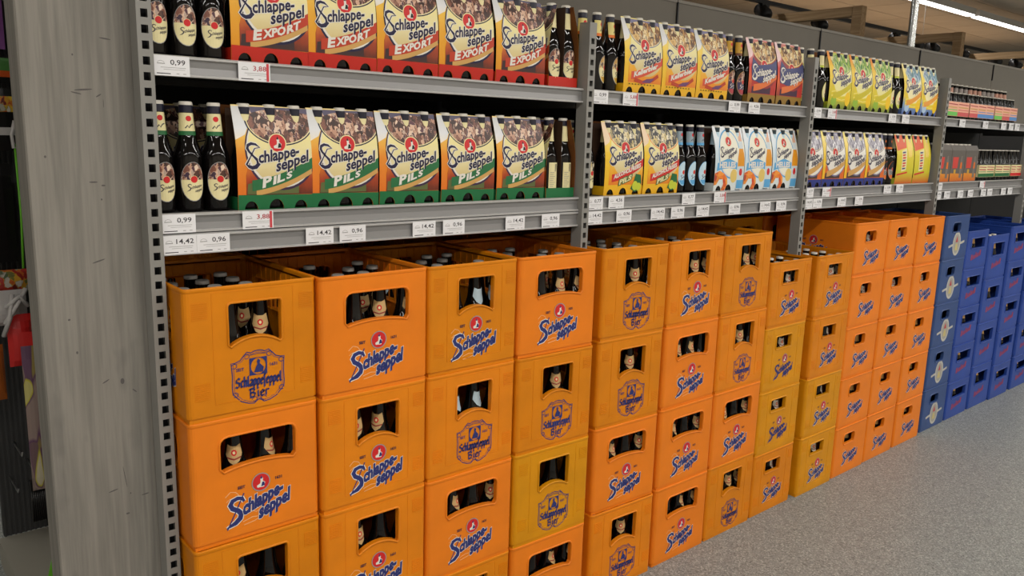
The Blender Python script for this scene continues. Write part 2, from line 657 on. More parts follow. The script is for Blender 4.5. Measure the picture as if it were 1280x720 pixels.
GLY = {
    'S': (0.62, [[(.52, .82), (.36, .95), (.14, .80), (.14, .62), (.48, .42), (.48, .16), (.28, .02), (.06, .14)]]),
    'c': (0.40, [[(.34, .56), (.22, .66), (.10, .52), (.10, .14), (.20, .03), (.34, .14)]]),
    'h': (0.46, [[(.10, 1.0), (.10, .02)], [(.10, .52), (.26, .66), (.36, .54), (.36, .02)]]),
    'l': (0.26, [[(.12, 1.0), (.12, .12), (.2, .02)]]),
    'a': (0.46, [[(.12, .58), (.24, .66), (.36, .54), (.36, .02)], [(.34, .36), (.12, .26), (.12, .06), (.22, .02), (.34, .12)]]),
    'p': (0.46, [[(.10, .62), (.10, -.30)], [(.10, .54), (.24, .66), (.37, .52), (.37, .14), (.24, .02), (.10, .10)]]),
    'e': (0.42, [[(.12, .34), (.34, .42), (.34, .54), (.22, .66), (.10, .52), (.10, .14), (.20, .02), (.34, .12)]]),
    's': (0.30, [[(.28, .92), (.16, 1.0), (.12, .88), (.12, -.28)]]),
    'B': (0.62, [[(.14, .92), (.14, .04)], [(.06, .92), (.36, .96), (.46, .78), (.34, .55), (.14, .5)], [(.34, .55), (.50, .36), (.42, .08), (.14, .03)]]),
    'i': (0.24, [[(.12, .64), (.12, .10), (.18, .02)], [(.11, .88), (.14, .90)]]),
    'r': (0.36, [[(.10, .64), (.10, .02)], [(.10, .52), (.24, .66), (.32, .58)]]),
}


def black_letter(art, s, x, y, width, size, m, pen=0.21):
    tot = sum(GLY[c][0] for c in s)
    kx = width / tot
    cx, st = x, []
    for c in s:
        w, ss = GLY[c]
        for q in ss:
            st.append([(cx + a * kx, y + b * size) for a, b in q])
        cx += w * kx
    art.nib(st, m, w=pen * (kx + size) / 2 * 1.05, h=0.07 * size)


# ------------------------------------------------------------------ beer crates
def win_outline(kind, W, H):
    """handle opening on a W x H face, counter-clockwise from lower left (metres)"""
    if kind == 'narrow':
        x0, x1, zl, zt, arch, rr = .318 * W, .712 * W, .545 * H, .862 * H, .062 * H, .006
    elif kind == 'wide':
        x0, x1, zl, zt, arch, rr = .220 * W, .803 * W, .582 * H, .846 * H, .034 * H, .016
    elif kind == 'small':
        x0, x1, zl, zt, arch, rr = .275 * W, .64 * W, .66 * H, .845 * H, .0, .004
    elif kind == 'tiny':
        x0, x1, zl, zt, arch, rr = .27 * W, .60 * W, .635 * H, .835 * H, .0, .014
    elif kind == 'oblong':
        x0, x1, zl, zt, arch, rr = .20 * W, .82 * W, .55 * H, .80 * H, .0, .006
    else:
        x0, x1, zl, zt, arch, rr = .20 * W, .78 * W, .54 * H, .82 * H, .0, .006
    pts = []
    n = 10
    for i in range(n + 1):          # lower edge, left to right
        t = i / n
        z = zl + arch * (1 - (2 * t - 1) ** 2)
        pts.append((x0 + (x1 - x0) * t, z))
    pts[0] = (x0 + rr * .4, pts[0][1])
    pts.insert(0, (x0, zl + rr * .5))
    pts[-1] = (x1 - rr * .4, pts[-1][1])
    pts.append((x1, zl + rr * .5))
    for k in range(4):
        a = PI / 2 * k / 3
        pts.append((x1 - rr + rr * math.cos(a), zt - rr + rr * math.sin(a)))
    for k in range(4):
        a = PI / 2 + PI / 2 * k / 3
        pts.append((x0 + rr + rr * math.cos(a), zt - rr + rr * math.sin(a)))
    return pts


def offset_loop(pts, d):
    cx = sum(p[0] for p in pts) / len(pts)
    out = []
    n = len(pts)
    for i in range(n):
        a, b = pts[i - 1], pts[(i + 1) % n]
        dx, dz = b[0] - a[0], b[1] - a[1]
        l = math.hypot(dx, dz) or 1
        out.append((pts[i][0] + dz / l * d, pts[i][1] - dx / l * d))
    return out


def wall_plate(mb, outer, hole, fn, t, m, bead=0.003):
    """plate with an opening: fn(u, w, depth) -> point; depth 0 is outside"""
    loops = [[Vector((u, w, 0)) for u, w in outer], [Vector((u, w, 0)) for u, w in hole]]
    flat = outer + hole
    tris = geometry.tessellate_polygon(loops)
    for tr in tris:
        mb.face([fn(*flat[i], 0) for i in tr], m)
        mb.face([fn(*flat[i], t) for i in reversed(tr)], m)
    n = len(hole)
    v = [fn(u, w, 0) for u, w in hole] + [fn(u, w, t * 2.2) for u, w in hole]
    mb.mesh_part(v, [(i, n + i, n + (i + 1) % n, (i + 1) % n) for i in range(n)], m)
    # raised bead around the opening
    o2 = offset_loop(hole, 0.0056)
    v = [fn(u, w, 0) for u, w in hole] + [fn(u, w, -bead) for u, w in offset_loop(hole, 0.0012)] + [fn(u, w, -bead) for u, w in offset_loop(hole, 0.004)] + [fn(u, w, 0) for u, w in o2]
    fs = []
    for j in range(3):
        fs += [(j * n + i, (j + 1) * n + i, (j + 1) * n + (i + 1) % n, j * n + (i + 1) % n) for i in range(n)]
    mb.mesh_part(v, fs, m, True)


def rounded_rect(x0, x1, y0, y1, r, k=4):
    out = []
    for cx, cy, a0 in ((x1 - r, y0 + r, -PI / 2), (x1 - r, y1 - r, 0), (x0 + r, y1 - r, PI / 2), (x0 + r, y0 + r, PI)):
        for i in range(k + 1):
            a = a0 + PI / 2 * i / k
            out.append((cx + r * math.cos(a), cy + r * math.sin(a)))
    return out


CRATE_MESH = {}


def crate_mesh(win, H, m, ribs=True, W=0.297, D=0.397):
    if H < .28:
        W, D = .292, .390
    key = (win, round(H, 4), m.name)
    if key in CRATE_MESH:
        return CRATE_MESH[key]
    mb = MB()
    r, t = 0.013, 0.006
    z0, z1 = 0.012, H - 0.009
    hole = win_outline(win, W, H)
    side_hole = win_outline('oblong' if win in ('small', 'tiny', 'square', 'oblong') else 'wide', D, H)
    side_hole = [(u, w) for u, w in side_hole]
    rect = lambda L: [(r, z0), (L - r, z0), (L - r, z1), (r, z1)]
    wall_plate(mb, rect(W), hole, lambda u, w, d: (u, d, w), t, m)
    wall_plate(mb, rect(W), hole, lambda u, w, d: (W - u, D - d, w), t, m)
    if win == 'tiny':
        for x in (0, W):
            q = [(x, r, z0), (x, D - r, z0), (x, D - r, z1), (x, r, z1)]
            mb.face(q if x else q[::-1], m)
            x2 = t if x == 0 else W - t
            q = [(x2, r, z0), (x2, D - r, z0), (x2, D - r, z1), (x2, r, z1)]
            mb.face(q[::-1] if x else q, m)
    else:
        wall_plate(mb, rect(D), side_hole, lambda u, w, d: (d, D - u, w), t, m, .0008)
        wall_plate(mb, rect(D), side_hole, lambda u, w, d: (W - d, u, w), t, m, .0008)
    outer = rounded_rect(0, W, 0, D, r)
    n = len(outer)
    for c in range(4):              # rounded corners, outside and inside
        for i in range(4):
            a, b = outer[c * 5 + i], outer[c * 5 + i + 1]
            mb.face([(*a, z0), (*b, z0), (*b, z1), (*a, z1)], m, True)
    for cx, cy in ((t, t), (W - t, t), (t, D - t), (W - t, D - t)):
        sx, sy = (1 if cx < W / 2 else -1), (1 if cy < D / 2 else -1)
        mb.face([(cx, cy + sy * .01, z0), (cx + sx * .01, cy, z0), (cx + sx * .01, cy, z1), (cx, cy + sy * .01, z1)], m)
    # top rim, slightly proud, with rounded lip
    def ring(off, z):
        return [(x, y, z) for x, y in rounded_rect(-off, W + off, -off, D + off, max(0.004, r + off))]
    rings = [ring(0, z1), ring(0.0010, z1 + 0.001), ring(0.0010, H - 0.0015), ring(0.0004, H), ring(-t + 0.001, H), ring(-t, H - 0.0015), ring(-t, z1 - 0.004)]
    v = [p for q in rings for p in q]
    fs = []
    for j in range(len(rings) - 1):
        fs += [(j * n + i, j * n + (i + 1) % n, (j + 1) * n + (i + 1) % n, (j + 1) * n + i) for i in range(n)]
    mb.mesh_part(v, fs, m, True)
    # inset stacking foot
    rings = [ring(0, z0), ring(-0.0035, z0 - 0.001), ring(-0.0035, 0.0)]
    v = [p for q in rings for p in q]
    fs = []
    for j in range(2):
        fs += [(j * n + i, (j + 1) * n + i, (j + 1) * n + (i + 1) % n, j * n + (i + 1) % n) for i in range(n)]
    mb.mesh_part(v, fs, m)
    mb.box(0.004, W - 0.004, 0.004, D - 0.004, 0.0, 0.008, m)
    # thin moulded lines and grip lines on the front
    if ribs:
        for x in (0.2 * W, 0.81 * W):
            mb.box(x - .0007, x + .0007, -0.0007, 0.001, 0.035, z1 - .004, m)
        for zz in (0.035, z1 - .004):
            mb.box(0.2 * W, 0.81 * W, -0.0006, 0.001, zz - .0006, zz + .0006, m)
        for xa in (0.045 * W, 0.845 * W):
            for za in (0.17 * H, 0.77 * H):
                for k in range(9):
                    z = za + k * 0.0042
                    mb.box(xa + .004, xa + 0.036, -0.0010, 0.001, z, z + 0.0020, m)
    # inner ribs of the walls
    for k in range(1, 14):
        y = D * k / 14
        mb.box(t, t + .0016, y - .001, y + .001, z1 - .12, z1 - .006, m)
        mb.box(W - t - .0016, W - t, y - .001, y + .001, z1 - .12, z1 - .006, m)
    for k in range(1, 11):
        x = W * k / 11
        mb.box(x - .001, x + .001, D - t - .0016, D - t, z1 - .05, z1 - .006, m)
    me = mb.data('crate')
    CRATE_MESH[key] = me
    return me


def logo_script(circle=True, scale=1.0, W=297.0, H=290.0, low=None, dull=False):
    """slanted lettering with emblem, on the front face of a crate"""
    a = Art()
    ink = INK_BLUE
    wx = lambda x: W * .5 + (x - 137) * scale
    bz = (low if low is not None else 0.168 * H)
    wz = lambda z: bz + (z - 52) * scale
    k = scale
    sl = 0.20
    if not dull:   # pale flourish behind
        for q in ([(60, 112), (72, 122), (84, 118), (92, 108), (82, 100), (70, 106), (62, 100)], [(98, 44), (120, 50), (140, 47), (160, 58), (186, 66), (206, 70)],
                  [(104, 60), (118, 66), (130, 60), (142, 66)], [(70, 96), (80, 100), (90, 96)], [(100, 36), (126, 40), (148, 48)]):
            a.ribbon([(wx(x), wz(z)) for x, z in q], 1.8 * k, INK_PALE)
    out = None if dull else INK_WHITE
    script_S(a, wx(60), wz(44), 44 * k, 58 * k, ink, out, 0.05, BIG_S, BIG_W, False, 1.12)
    a.ribbon([(wx(62), wz(34)), (wx(80), wz(68)), (wx(102), wz(112))], 2.8 * k, ink)
    a.text('chlappe-', ink, wx(98), wz(60), 44 * k, 0.055, 0.10, 0.33, outline=out, ow=0.028, width=97 * k)
    a.text('seppel', ink, wx(134), wz(41), 44 * k, 0.055, 0.10, 0.36, outline=out, ow=0.028, width=78 * k)
    if circle:
        emblem(a, wx(142), wz(128), 19.5 * k, INK_REDFADE if dull else INK_RED, INK_GREY, INK_BLUE, INK_WHITE)
        a.text('SEIT', INK_NAVY, wx(88), wz(124), 9.5 * k, 0.03, 0, 0.02)
        a.text('1631', INK_NAVY, wx(176), wz(126), 9.5 * k, 0.03, 0, 0.02)
    return a


def logo_shield(scale=1.0, W=297.0, H=290.0):
    a = Art()
    ink = INK_BLUE
    cx = W * .525
    X = lambda x: cx + x * scale * 1.12
    Z = lambda z: 0.075 * H + z * scale * .98
    h = [(-14, 118), (-8, 121), (0, 122), (8, 121), (14, 118), (22, 121), (30, 112), (36, 104), (46, 100), (54, 100), (53, 88), (52, 70), (53, 44), (52, 30), (46, 22), (36, 10), (22, 3),
         (10, 1), (5, 6), (0, 9)]
    left = [(-x, z) for x, z in reversed(h[5:-1])]
    loop = h[:-1] + [(0, 9)] + left
    a.ribbon([(X(x), Z(z)) for x, z in loop], 2.3 * scale, ink, True)
    inner = [(x * .93, 61 + (z - 61) * .93) for x, z in loop]
    a.ribbon([(X(x), Z(z)) for x, z in inner], 0.9 * scale, ink, True)
    for sx in (-1, 1):              # scrolls
        for c0, z0 in ((23, 111), (48, 93), (47, 27), (9, 10)):
            a.ribbon([(X(sx * (c0 + 5.5 * math.cos(t * .9))), Z(z0 + 5.5 * math.sin(t * .9))) for t in range(7)], 1.6 * scale, ink)
    a.ribbon([(X(-17), Z(113)), (X(0), Z(115)), (X(17), Z(113))], 1.0 * scale, ink)
    # square with round picture
    sq = [(X(-18), Z(66)), (X(18), Z(66)), (X(18), Z(106)), (X(-18), Z(106))]
    a.poly(sq, ink, [ellipse(X(0), Z(86), 17 * scale, 18.6 * scale, 20)])
    fig = [(-9, 72), (9, 71), (11, 82), (6, 88), (3, 92), (4, 98), (0, 103), (-3, 97), (-2, 90), (-5, 84)]
    a.poly([(X(x), Z(z)) for x, z in fig], ink)
    a.text('SEIT', ink, X(-45), Z(80), 10 * scale, 0.02)
    a.text('1631', ink, X(24), Z(82), 10 * scale, 0.02)
    black_letter(a, 'Schlappeseppel', X(-47), Z(42), 94 * 1.12 * scale, 23 * scale, ink, .235)
    black_letter(a, 'Bier', X(-21), Z(15), 47 * scale, 21 * scale, ink, 0.18)
    return a


def logo_oval(W=297.0, H=229.0):
    a = Art()
    g = mat('print_silver', (186, 184, 176), 0.5, 0.3)
    cx, cz = W * .5, H * .36
    a.ribbon([(cx - 96, cz - 12), (cx - 60, cz - 6), (cx, cz - 2), (cx + 60, cz + 2), (cx + 96, cz + 8)], 12, g)
    a.poly(ellipse(cx, cz, 48, 62, 24), g)
    a.poly(ellipse(cx, cz, 38, 50, 24), mat('print_dim_silver', (160, 158, 150), .5, .3))
    a.poly([(cx - 16, cz + 8), (cx + 14, cz + 8), (cx, cz + 42)], INK_REDFADE)
    a.poly([(cx - 18, cz - 34), (cx + 18, cz - 34), (cx + 10, cz), (cx - 10, cz)], mat('print_straw', (190, 176, 120), .5, .3))
    return a


def logo_red(W=297.0, H=210.0):
    a = Art()
    cx, cz = W * .5, H * .30
    m = mat('print_brick_red', (150, 58, 86), 0.5, 0.3)
    x = cx - 78
    for k, w in enumerate((22, 14, 20, 16, 22, 14, 24)):      # too small in the photo to read: a slanted line of strokes
        h = 34 if k % 3 == 0 else 24
        z = cz - 14 + k * 3.2
        a.poly([(x, z), (x + w - 5, z + 2), (x + w - 1, z + h), (x + 4, z + h - 2)], m)
        x += w
    return a


face_map = lambda u, v, d: (u, -d, v)
LOGO_MESH = {}


def logo_mesh(kind, H):
    key = (kind, round(H, 4))
    if key not in LOGO_MESH:
        h = H * 1000
        art = {'S': lambda: logo_script(True, 1.0, H=h), 'B': lambda: logo_shield(1.0, H=h), 'b': lambda: logo_shield(0.9, H=h),
               'T': lambda: logo_script(True, .88, H=h, low=.22 * h), 'D': lambda: logo_script(True, .88, H=h, low=.22 * h, dull=True),
               'N': lambda: logo_script(False, .92, H=h, low=.25 * h), 'V': lambda: logo_oval(H=h), 'R': lambda: logo_red(H=h)}[kind]()
        LOGO_MESH[key] = art.to_mb(face_map, lift=0.00005, base=0.0004).data('logo_print')
    return LOGO_MESH[key]


# ------------------------------------------------------------------ bottles
BPROF = [(0.0262, 0.0), (0.0296, 0.003), (0.0305, 0.008), (0.0305, 0.112), (0.0298, 0.124), (0.0272, 0.136), (0.0228, 0.149), (0.0194, 0.161), (0.0176, 0.172), (0.0156, 0.195),
         (0.0142, 0.216), (0.0142, 0.224), (0.0142, 0.2335)]
CPROF = [(0.0146, 0.2330), (0.0147, 0.2345), (0.0140, 0.2395), (0.0122, 0.2408)]


def prof_r(z):
    for (r0, z0), (r1, z1) in zip(BPROF, BPROF[1:]):
        if z0 <= z <= z1:
            return r0 + (r1 - r0) * (z - z0) / (z1 - z0)
    return 0.0138


ZLEV_B = [z * 1000 for _, z in BPROF]


def wrap(cx_mm, lens):
    def fn(u, v, d):
        r = prof_r(v)
        a = (u - cx_mm / 1000.0) / r - PI / 2
        return ((r + d) * math.cos(a), (r + d) * math.sin(a), v)
    return fn


def glass_mesh(foil=None, neck=None):
    mb = MB()
    mb.lathe(BPROF, 16, GLASS)
    if foil:
        mb.lathe([(prof_r(z) + .0004, z) for z in (0.2172, 0.222, 0.2332)], 16, foil, cap=False)
    if neck:
        mb.lathe([(prof_r(z) + .0004, z) for z in (0.170, 0.172, 0.195, 0.2165)], 16, neck, cap=False)
    return mb


def cap_mesh(m):
    mb = MB()
    mb.lathe(CPROF, 16, m)
    return mb.data('cap')


def label_mesh(style):
    """front label wrapped on the bottle body"""
    a = Art()
    coll, base, band, ring, txt = style
    a.poly(ellipse(0, 67, 27.5, 43.5, 26), ring)
    a.poly(ellipse(0, 67, 26, 42, 26), base)
    up = [p for p in ellipse(0, 67, 26, 42, 26, 0.10, PI - 0.10)]
    a.poly(up, coll)
    if band:
        a.clip = (-24, 24, 28, 44)
        a.poly(ellipse(0, 67, 22.6, 41.5, 26), band)
        a.clip = None
    emblem(a, 1, 72, 7.5, INK_RED, INK_CREAM, INK_NAVY, INK_WHITE, False)
    script_S(a, -15, 47, 10, 14, txt, None, 0.1, BIG_S, BIG_W, False, 0.8)
    a.text('chlappe', txt, -6, 51, 9, 0.012, 0.15, 0.22, width=25)
    a.text('seppel', txt, 2, 44, 9, 0.012, 0.15, 0.22, width=18)
    return a.to_mb(wrap(0, 0), ZLEV_B, [-20, -14, -8, -2, 4, 10, 16, 22], 0.0001, 0.0005).data('front_label')


def neck_mesh(base, band, dot=INK_RED):
    a = Art()
    a.poly([(-26, 168), (26, 168), (26, 216), (-26, 216)], base)
    if band:
        a.poly([(-26, 168), (26, 168), (26, 177), (-26, 177)], band)
    if dot:
        a.poly(ellipse(0, 204, 6, 6, 14), dot)
        a.ribbon([(-8, 183), (-3, 189), (0, 184), (4, 190), (10, 192)], 2.2, INK_NAVY)
    return a.to_mb(wrap(0, 0), ZLEV_B, list(range(-24, 26, 4)), 0.0001, 0.0005).data('neck_label')


def shield_mesh(base, alt=False):
    """pointed shoulder label of the crate bottles"""
    a = Art()
    a.poly([(-13, 190), (-5, 186), (5, 186), (13, 190), (18, 168), (10, 154), (0, 147), (-10, 154), (-18, 168)], base)
    if not alt:
        a.poly(ellipse(0, 172, 5.5, 6.5, 14), INK_RED)
        a.poly(ellipse(0, 172, 2.6, 3.4, 12), INK_CREAM)
        a.ribbon([(-14, 162), (0, 158.5), (14, 162)], 3.0, mat('print_rust', (140, 52, 44), .5, .3))
    return a.to_mb(wrap(0, 0), ZLEV_B, list(range(-20, 22, 4)), 0.0001, 0.0006).data('shoulder_label')


BOTTLE_GLASS = glass_mesh(FOIL).data('beer_bottle')
CRATE_GLASS = glass_mesh().data('beer_bottle')
CAP_W, CAP_G = cap_mesh(CAP), cap_mesh(CAP_SHADED)
SHIELD = shield_mesh(mat('label_beige', (196, 164, 112), .5, .3))
SHIELD_BLUE = shield_mesh(mat('label_ice', (176, 196, 206), .5, .3), True)
SHIELD_WHITE = shield_mesh(mat('label_white', (214, 208, 190), .5, .3))
INK_SKY = mat('print_sky', (92, 166, 216), .45, .35)
INK_PALEBLUE = mat('print_pale_blue', (196, 222, 236), .45, .35)
INK_LIME = mat('print_lime', (196, 204, 60), .45, .35)
INK_GOLD = mat('print_gold', (206, 158, 50), .45, .35)
INK_ORANGE = mat('print_orange', (224, 112, 30), .45, .35)
LB = {
    'export': (label_mesh((COLL, INK_CREAM, None, INK_GREY, INK_NAVY)), neck_mesh(INK_CREAM, INK_RED)),
    'pils': (label_mesh((COLL, INK_CREAM, None, INK_GREY, INK_NAVY)), neck_mesh(INK_CREAM, INK_GREEN)),
    'keller': (label_mesh((COLL2, INK_CREAM, INK_GOLD, INK_GREY, INK_NAVY)), neck_mesh(mat('label_straw', (222, 206, 130), .45, .35), INK_ORANGE)),
    'dark': (label_mesh((COLL, mat('label_slate', (70, 60, 96), .45, .35), INK_REDFADE, INK_TAN, INK_WHITE)), neck_mesh(INK_GOLD, mat('label_brown', (110, 60, 30), .45, .35))),
    'helles': (label_mesh((INK_PALEBLUE, INK_PALEBLUE, INK_SKY, INK_SKY, INK_NAVY)), neck_mesh(mat('label_grey_blue', (150, 166, 176), .45, .35), INK_SKY)),
    'lemon': (label_mesh((INK_CREAM, INK_CREAM, INK_LIME, INK_LIME, INK_NAVY)), neck_mesh(INK_CREAM, INK_LIME, None)),
    'free': (label_mesh((COLL3, INK_CREAM, None, INK_GREY, INK_NAVY)), neck_mesh(INK_CREAM, INK_GREEN)),
    'spice': (label_mesh((INK_BLACK, INK_GREY, INK_ORANGE, INK_ORANGE, INK_BLACK)), neck_mesh(INK_BLACK, INK_ORANGE, INK_ORANGE)),
}


def make_back_label():
    a = Art()
    a.poly([(-17, 24), (17, 24), (17, 106), (-17, 106)], INK_CREAM)
    for k in range(9):
        a.ribbon([(4, 80 + k * 2.6), (12, 80 + k * 2.6)], 1.3, INK_NAVY)
    for k in range(8):
        a.ribbon([(-13, 34 + k * 6), (-2 + (k % 3) * 3, 34 + k * 6)], 1.2, INK_GREY)
    return a.to_mb(wrap(0, 0), ZLEV_B, list(range(-16, 18, 4)), 0.0001, 0.0005).data('back_label')


BACK_LABEL = make_back_label()
BOTTLE_MESHES = {}


def bottle(x, y, z, style, label, group, rot=0.0, capm=None, back=False):
    b = link('beer_bottle', BOTTLE_GLASS, None, shelf_pos(x, y, z), rot)
    b.scale = (K, K, K)
    tag(b, label, 'bottle', group)
    fl, nl = LB[style]
    link('cap', capm or CAP_W, b)
    link('neck_label', nl, b)
    link('back_label' if back else 'front_label', BACK_LABEL if back else fl, b)
    return b


# ------------------------------------------------------------------ six-pack cartons
PW, PH = 186.0, 239.0
INK_UMBER = mat('board_umber', (58, 38, 24), .7, .3)  # dark brown handle wall, stands for the dark bottles behind
PPROF = [(0, 3), (30, 1), (60, 0), (95, 0), (120, 1), (142, 3), (162, 6.5), (180, 11), (198, 16.5), (215, 22), (228, 26), (241, 29)]
PLEV = [z for z, _ in PPROF]


def pack_y(z_mm):
    for (z0, y0), (z1, y1) in zip(PPROF, PPROF[1:]):
        if z0 <= z_mm <= z1:
            return y0 + (y1 - y0) * (z_mm - z0) / (z1 - z0)
    return PPROF[-1][1]


pack_map = lambda u, v, d: (u, pack_y(v * 1000) / 1000.0 - d, v)
pack_back = lambda u, v, d: (u, 0.124 - pack_y(v * 1000) / 1000.0 + d, v)


def arches(h=1.0):
    out = [(0, 0)]
    for c, rx, ry in ((31, 16, 20), (93, 18.5, 24), (155, 16, 20)):
        out += [(c - rx * math.cos(PI * i / 10), max(0.0, ry * h * math.sin(PI * i / 10))) for i in range(11)]
    return out + [(PW, 0), (PW, PH - 3), (PW * .5, PH), (0, PH)]


def band_curve(x, off=0.0):
    t = (x - 20) / 166.0
    return 44 + off + 10 * t + 44 * t * t


def carton_mesh(front, edge, base):
    """front and back panels with bottle arches, open ends, carrying handle wall between the two rows"""
    mb = MB()
    a = Art()
    a.poly(arches(), front)
    for p, m, _ in a.items:
        for q in split_levels(p, 1, PLEV):
            mb.face([pack_map(u / 1000, v / 1000, 0) for u, v in q], m)
            mb.face([pack_map(u / 1000, v / 1000, -.0007) for u, v in reversed(q)], edge)
            mb.face([pack_back(u / 1000, v / 1000, 0) for u, v in reversed(q)], front)
            mb.face([pack_back(u / 1000, v / 1000, -.0007) for u, v in q], edge)
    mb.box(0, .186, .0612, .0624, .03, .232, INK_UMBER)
    mb.box(0, .186, .003, .121, .0003, .001, base)
    for x in (0, .1852):
        mb.box(x, x + .0008, .003, .121, .0005, .03, base)
    return mb


def pack_art(style):
    a = Art((0, PW, 0.5, PH - 3.2))
    base = style.get('base')
    ground, glow, wedge = style['ground'], style['glow'], style.get('wedge')
    if wedge:
        a.poly([(0, 236), (52, 236), (40, 205), (24, 172), (0, 160)], wedge)
    a.poly([(20, 34), (PW, 34), (PW, 150), (150, 150), (60, 130), (28, 110), (20, 80)], glow)
    if style.get('foot') is not None:
        a.poly([(22, 36), (150, 36), (150, 62), (60, 66), (24, 60)], style['foot'])
    if style.get('ring') is not None:
        a.poly(ellipse(110, 138, 90, 94, 40), style['ring'])
        a.poly(ellipse(110, 140, 86, 90, 40), style['rim'])
    a.poly(ellipse(112, 143, 84, 88, 40), style['cream'])
    # picture oval
    if style.get('pic') is not None:
        a.poly(ellipse(112, 208, 86, 60, 40), style.get('pic_rim', INK_NAVY))
        a.poly(ellipse(112, 206, 82, 55, 40), INK_CREAM)
        a.poly(ellipse(112, 206, 79.5, 52.5, 40), style['pic'])
        a.poly([(40, 236), (186, 236), (186, 222), (150, 229), (112, 231), (74, 229), (46, 222)], style.get('crown', mat('print_dusk', (92, 86, 108), .45, .35)))
    return a


def pack_finish(a, style):
    ink, out = style.get('ink', INK_NAVY), style.get('out', INK_WHITE)
    band = style.get('band')
    if style.get('stripe') is not None:
        a.poly([(x, band_curve(x, -14)) for x in range(44, 187, 10)] + [(x, band_curve(x, 2)) for x in range(184, 43, -10)], style['stripe'])
    if band is not None:
        a.poly([(x, band_curve(x, -2)) for x in range(34, 190, 8)] + [(x, band_curve(x, 23)) for x in range(186, 33, -8)], band)
    emblem(a, style.get('ex', 100), style.get('ez', 154), style.get('er', 20), INK_RED, INK_CREAM, INK_BLACK, INK_WHITE)
    zs = style.get('sz', 4)
    if style.get('plate') is not None:
        a.poly([(18, 84), (80, 74), (186, 112), (186, 168), (150, 150), (60, 140), (26, 168), (14, 130)], style['plate'])
    k, ax, sl = style.get('k', 1.0), style.get('ax', 22), style.get('sl', 0.0)
    script_S(a, ax, 94 + zs, 34 * k, 54 * k, ink, out, sl, S_PATH, S_W, True, 1.15)
    a.text('chlappe-', ink, ax + 29 * k, 94 + zs + 10 * k, 37 * k, 0.03, 0.06, 0.13 + sl, outline=out, ow=0.05, width=102 * k, bend=0.0005)
    a.text('seppel', ink, ax + 71 * k, 94 + zs - 10 * k, 37 * k, 0.03, 0.06, 0.24 + sl, outline=out, ow=0.05, width=84 * k, bend=0.0008)
    if band is not None and style.get('word'):
        for s, x, z, sz, w, sl in style['word']:
            a.text(s, style.get('wink', INK_WHITE), x, z, sz, 0.045, 0.08, sl, width=w)
    if style.get('base') is not None:
        a.clip = None
        pts = [p for p in arches() if p[1] < 30]
        a.poly(pts + [(PW, 33), (0, 35)], style['base'])
    return a


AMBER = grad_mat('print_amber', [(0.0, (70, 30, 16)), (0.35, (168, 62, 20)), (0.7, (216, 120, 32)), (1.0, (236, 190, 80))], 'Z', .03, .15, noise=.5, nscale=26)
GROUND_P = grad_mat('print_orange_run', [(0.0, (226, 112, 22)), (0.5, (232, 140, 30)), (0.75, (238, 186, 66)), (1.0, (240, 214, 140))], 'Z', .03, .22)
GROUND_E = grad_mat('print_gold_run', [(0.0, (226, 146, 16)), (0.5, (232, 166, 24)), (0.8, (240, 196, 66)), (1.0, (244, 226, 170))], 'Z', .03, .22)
CREAM_RUN = grad_mat('print_cream_run', [(0.0, (206, 178, 110)), (0.4, (232, 218, 166)), (1.0, (240, 228, 150))], 'Z', .05, .2)
YEL_RUN = grad_mat('print_yellow_run', [(0.0, (236, 176, 20)), (0.6, (242, 200, 40)), (1.0, (246, 226, 130))], 'Z', .0, .22)
ORANGE_RUN = grad_mat('print_amber_yellow', [(0.0, (226, 110, 22)), (0.5, (238, 168, 30)), (1.0, (244, 210, 90))], 'Z', .02, .13, noise=.3)
RED_RUN = grad_mat('print_red_run', [(0.0, (120, 30, 40)), (0.35, (226, 96, 40)), (0.6, (206, 40, 40)), (1.0, (238, 196, 196))], 'Z', .02, .22)
LEMON_RUN = grad_mat('print_lemon_run', [(0.0, (110, 140, 50)), (0.2, (200, 190, 40)), (0.5, (236, 206, 40)), (0.8, (238, 196, 40)), (1.0, (240, 150, 50))], 'Z', .0, .22)
LEMON_BLUE = grad_mat('print_lemon_blue_run', [(0.0, (70, 96, 170)), (0.25, (130, 160, 190)), (0.4, (236, 204, 40)), (0.8, (244, 214, 60)), (1.0, (244, 226, 150))], 'Z', .0, .22)
WHITE_RUN = grad_mat('print_ice_run', [(0.0, (222, 228, 226)), (0.6, (206, 224, 234)), (1.0, (232, 236, 240))], 'Z', .0, .22)
PURPLE = mat('print_plum', (70, 38, 62), .45, .35)
SLATE = mat('print_slate_blue', (66, 70, 116), .45, .35)
LILAC = mat('print_lilac', (120, 116, 150), .45, .35)
FOAM = grad_mat('print_foam', [(0.0, (240, 226, 200)), (0.4, (226, 226, 228)), (1.0, (206, 206, 204))], 'Z', .15, .24)
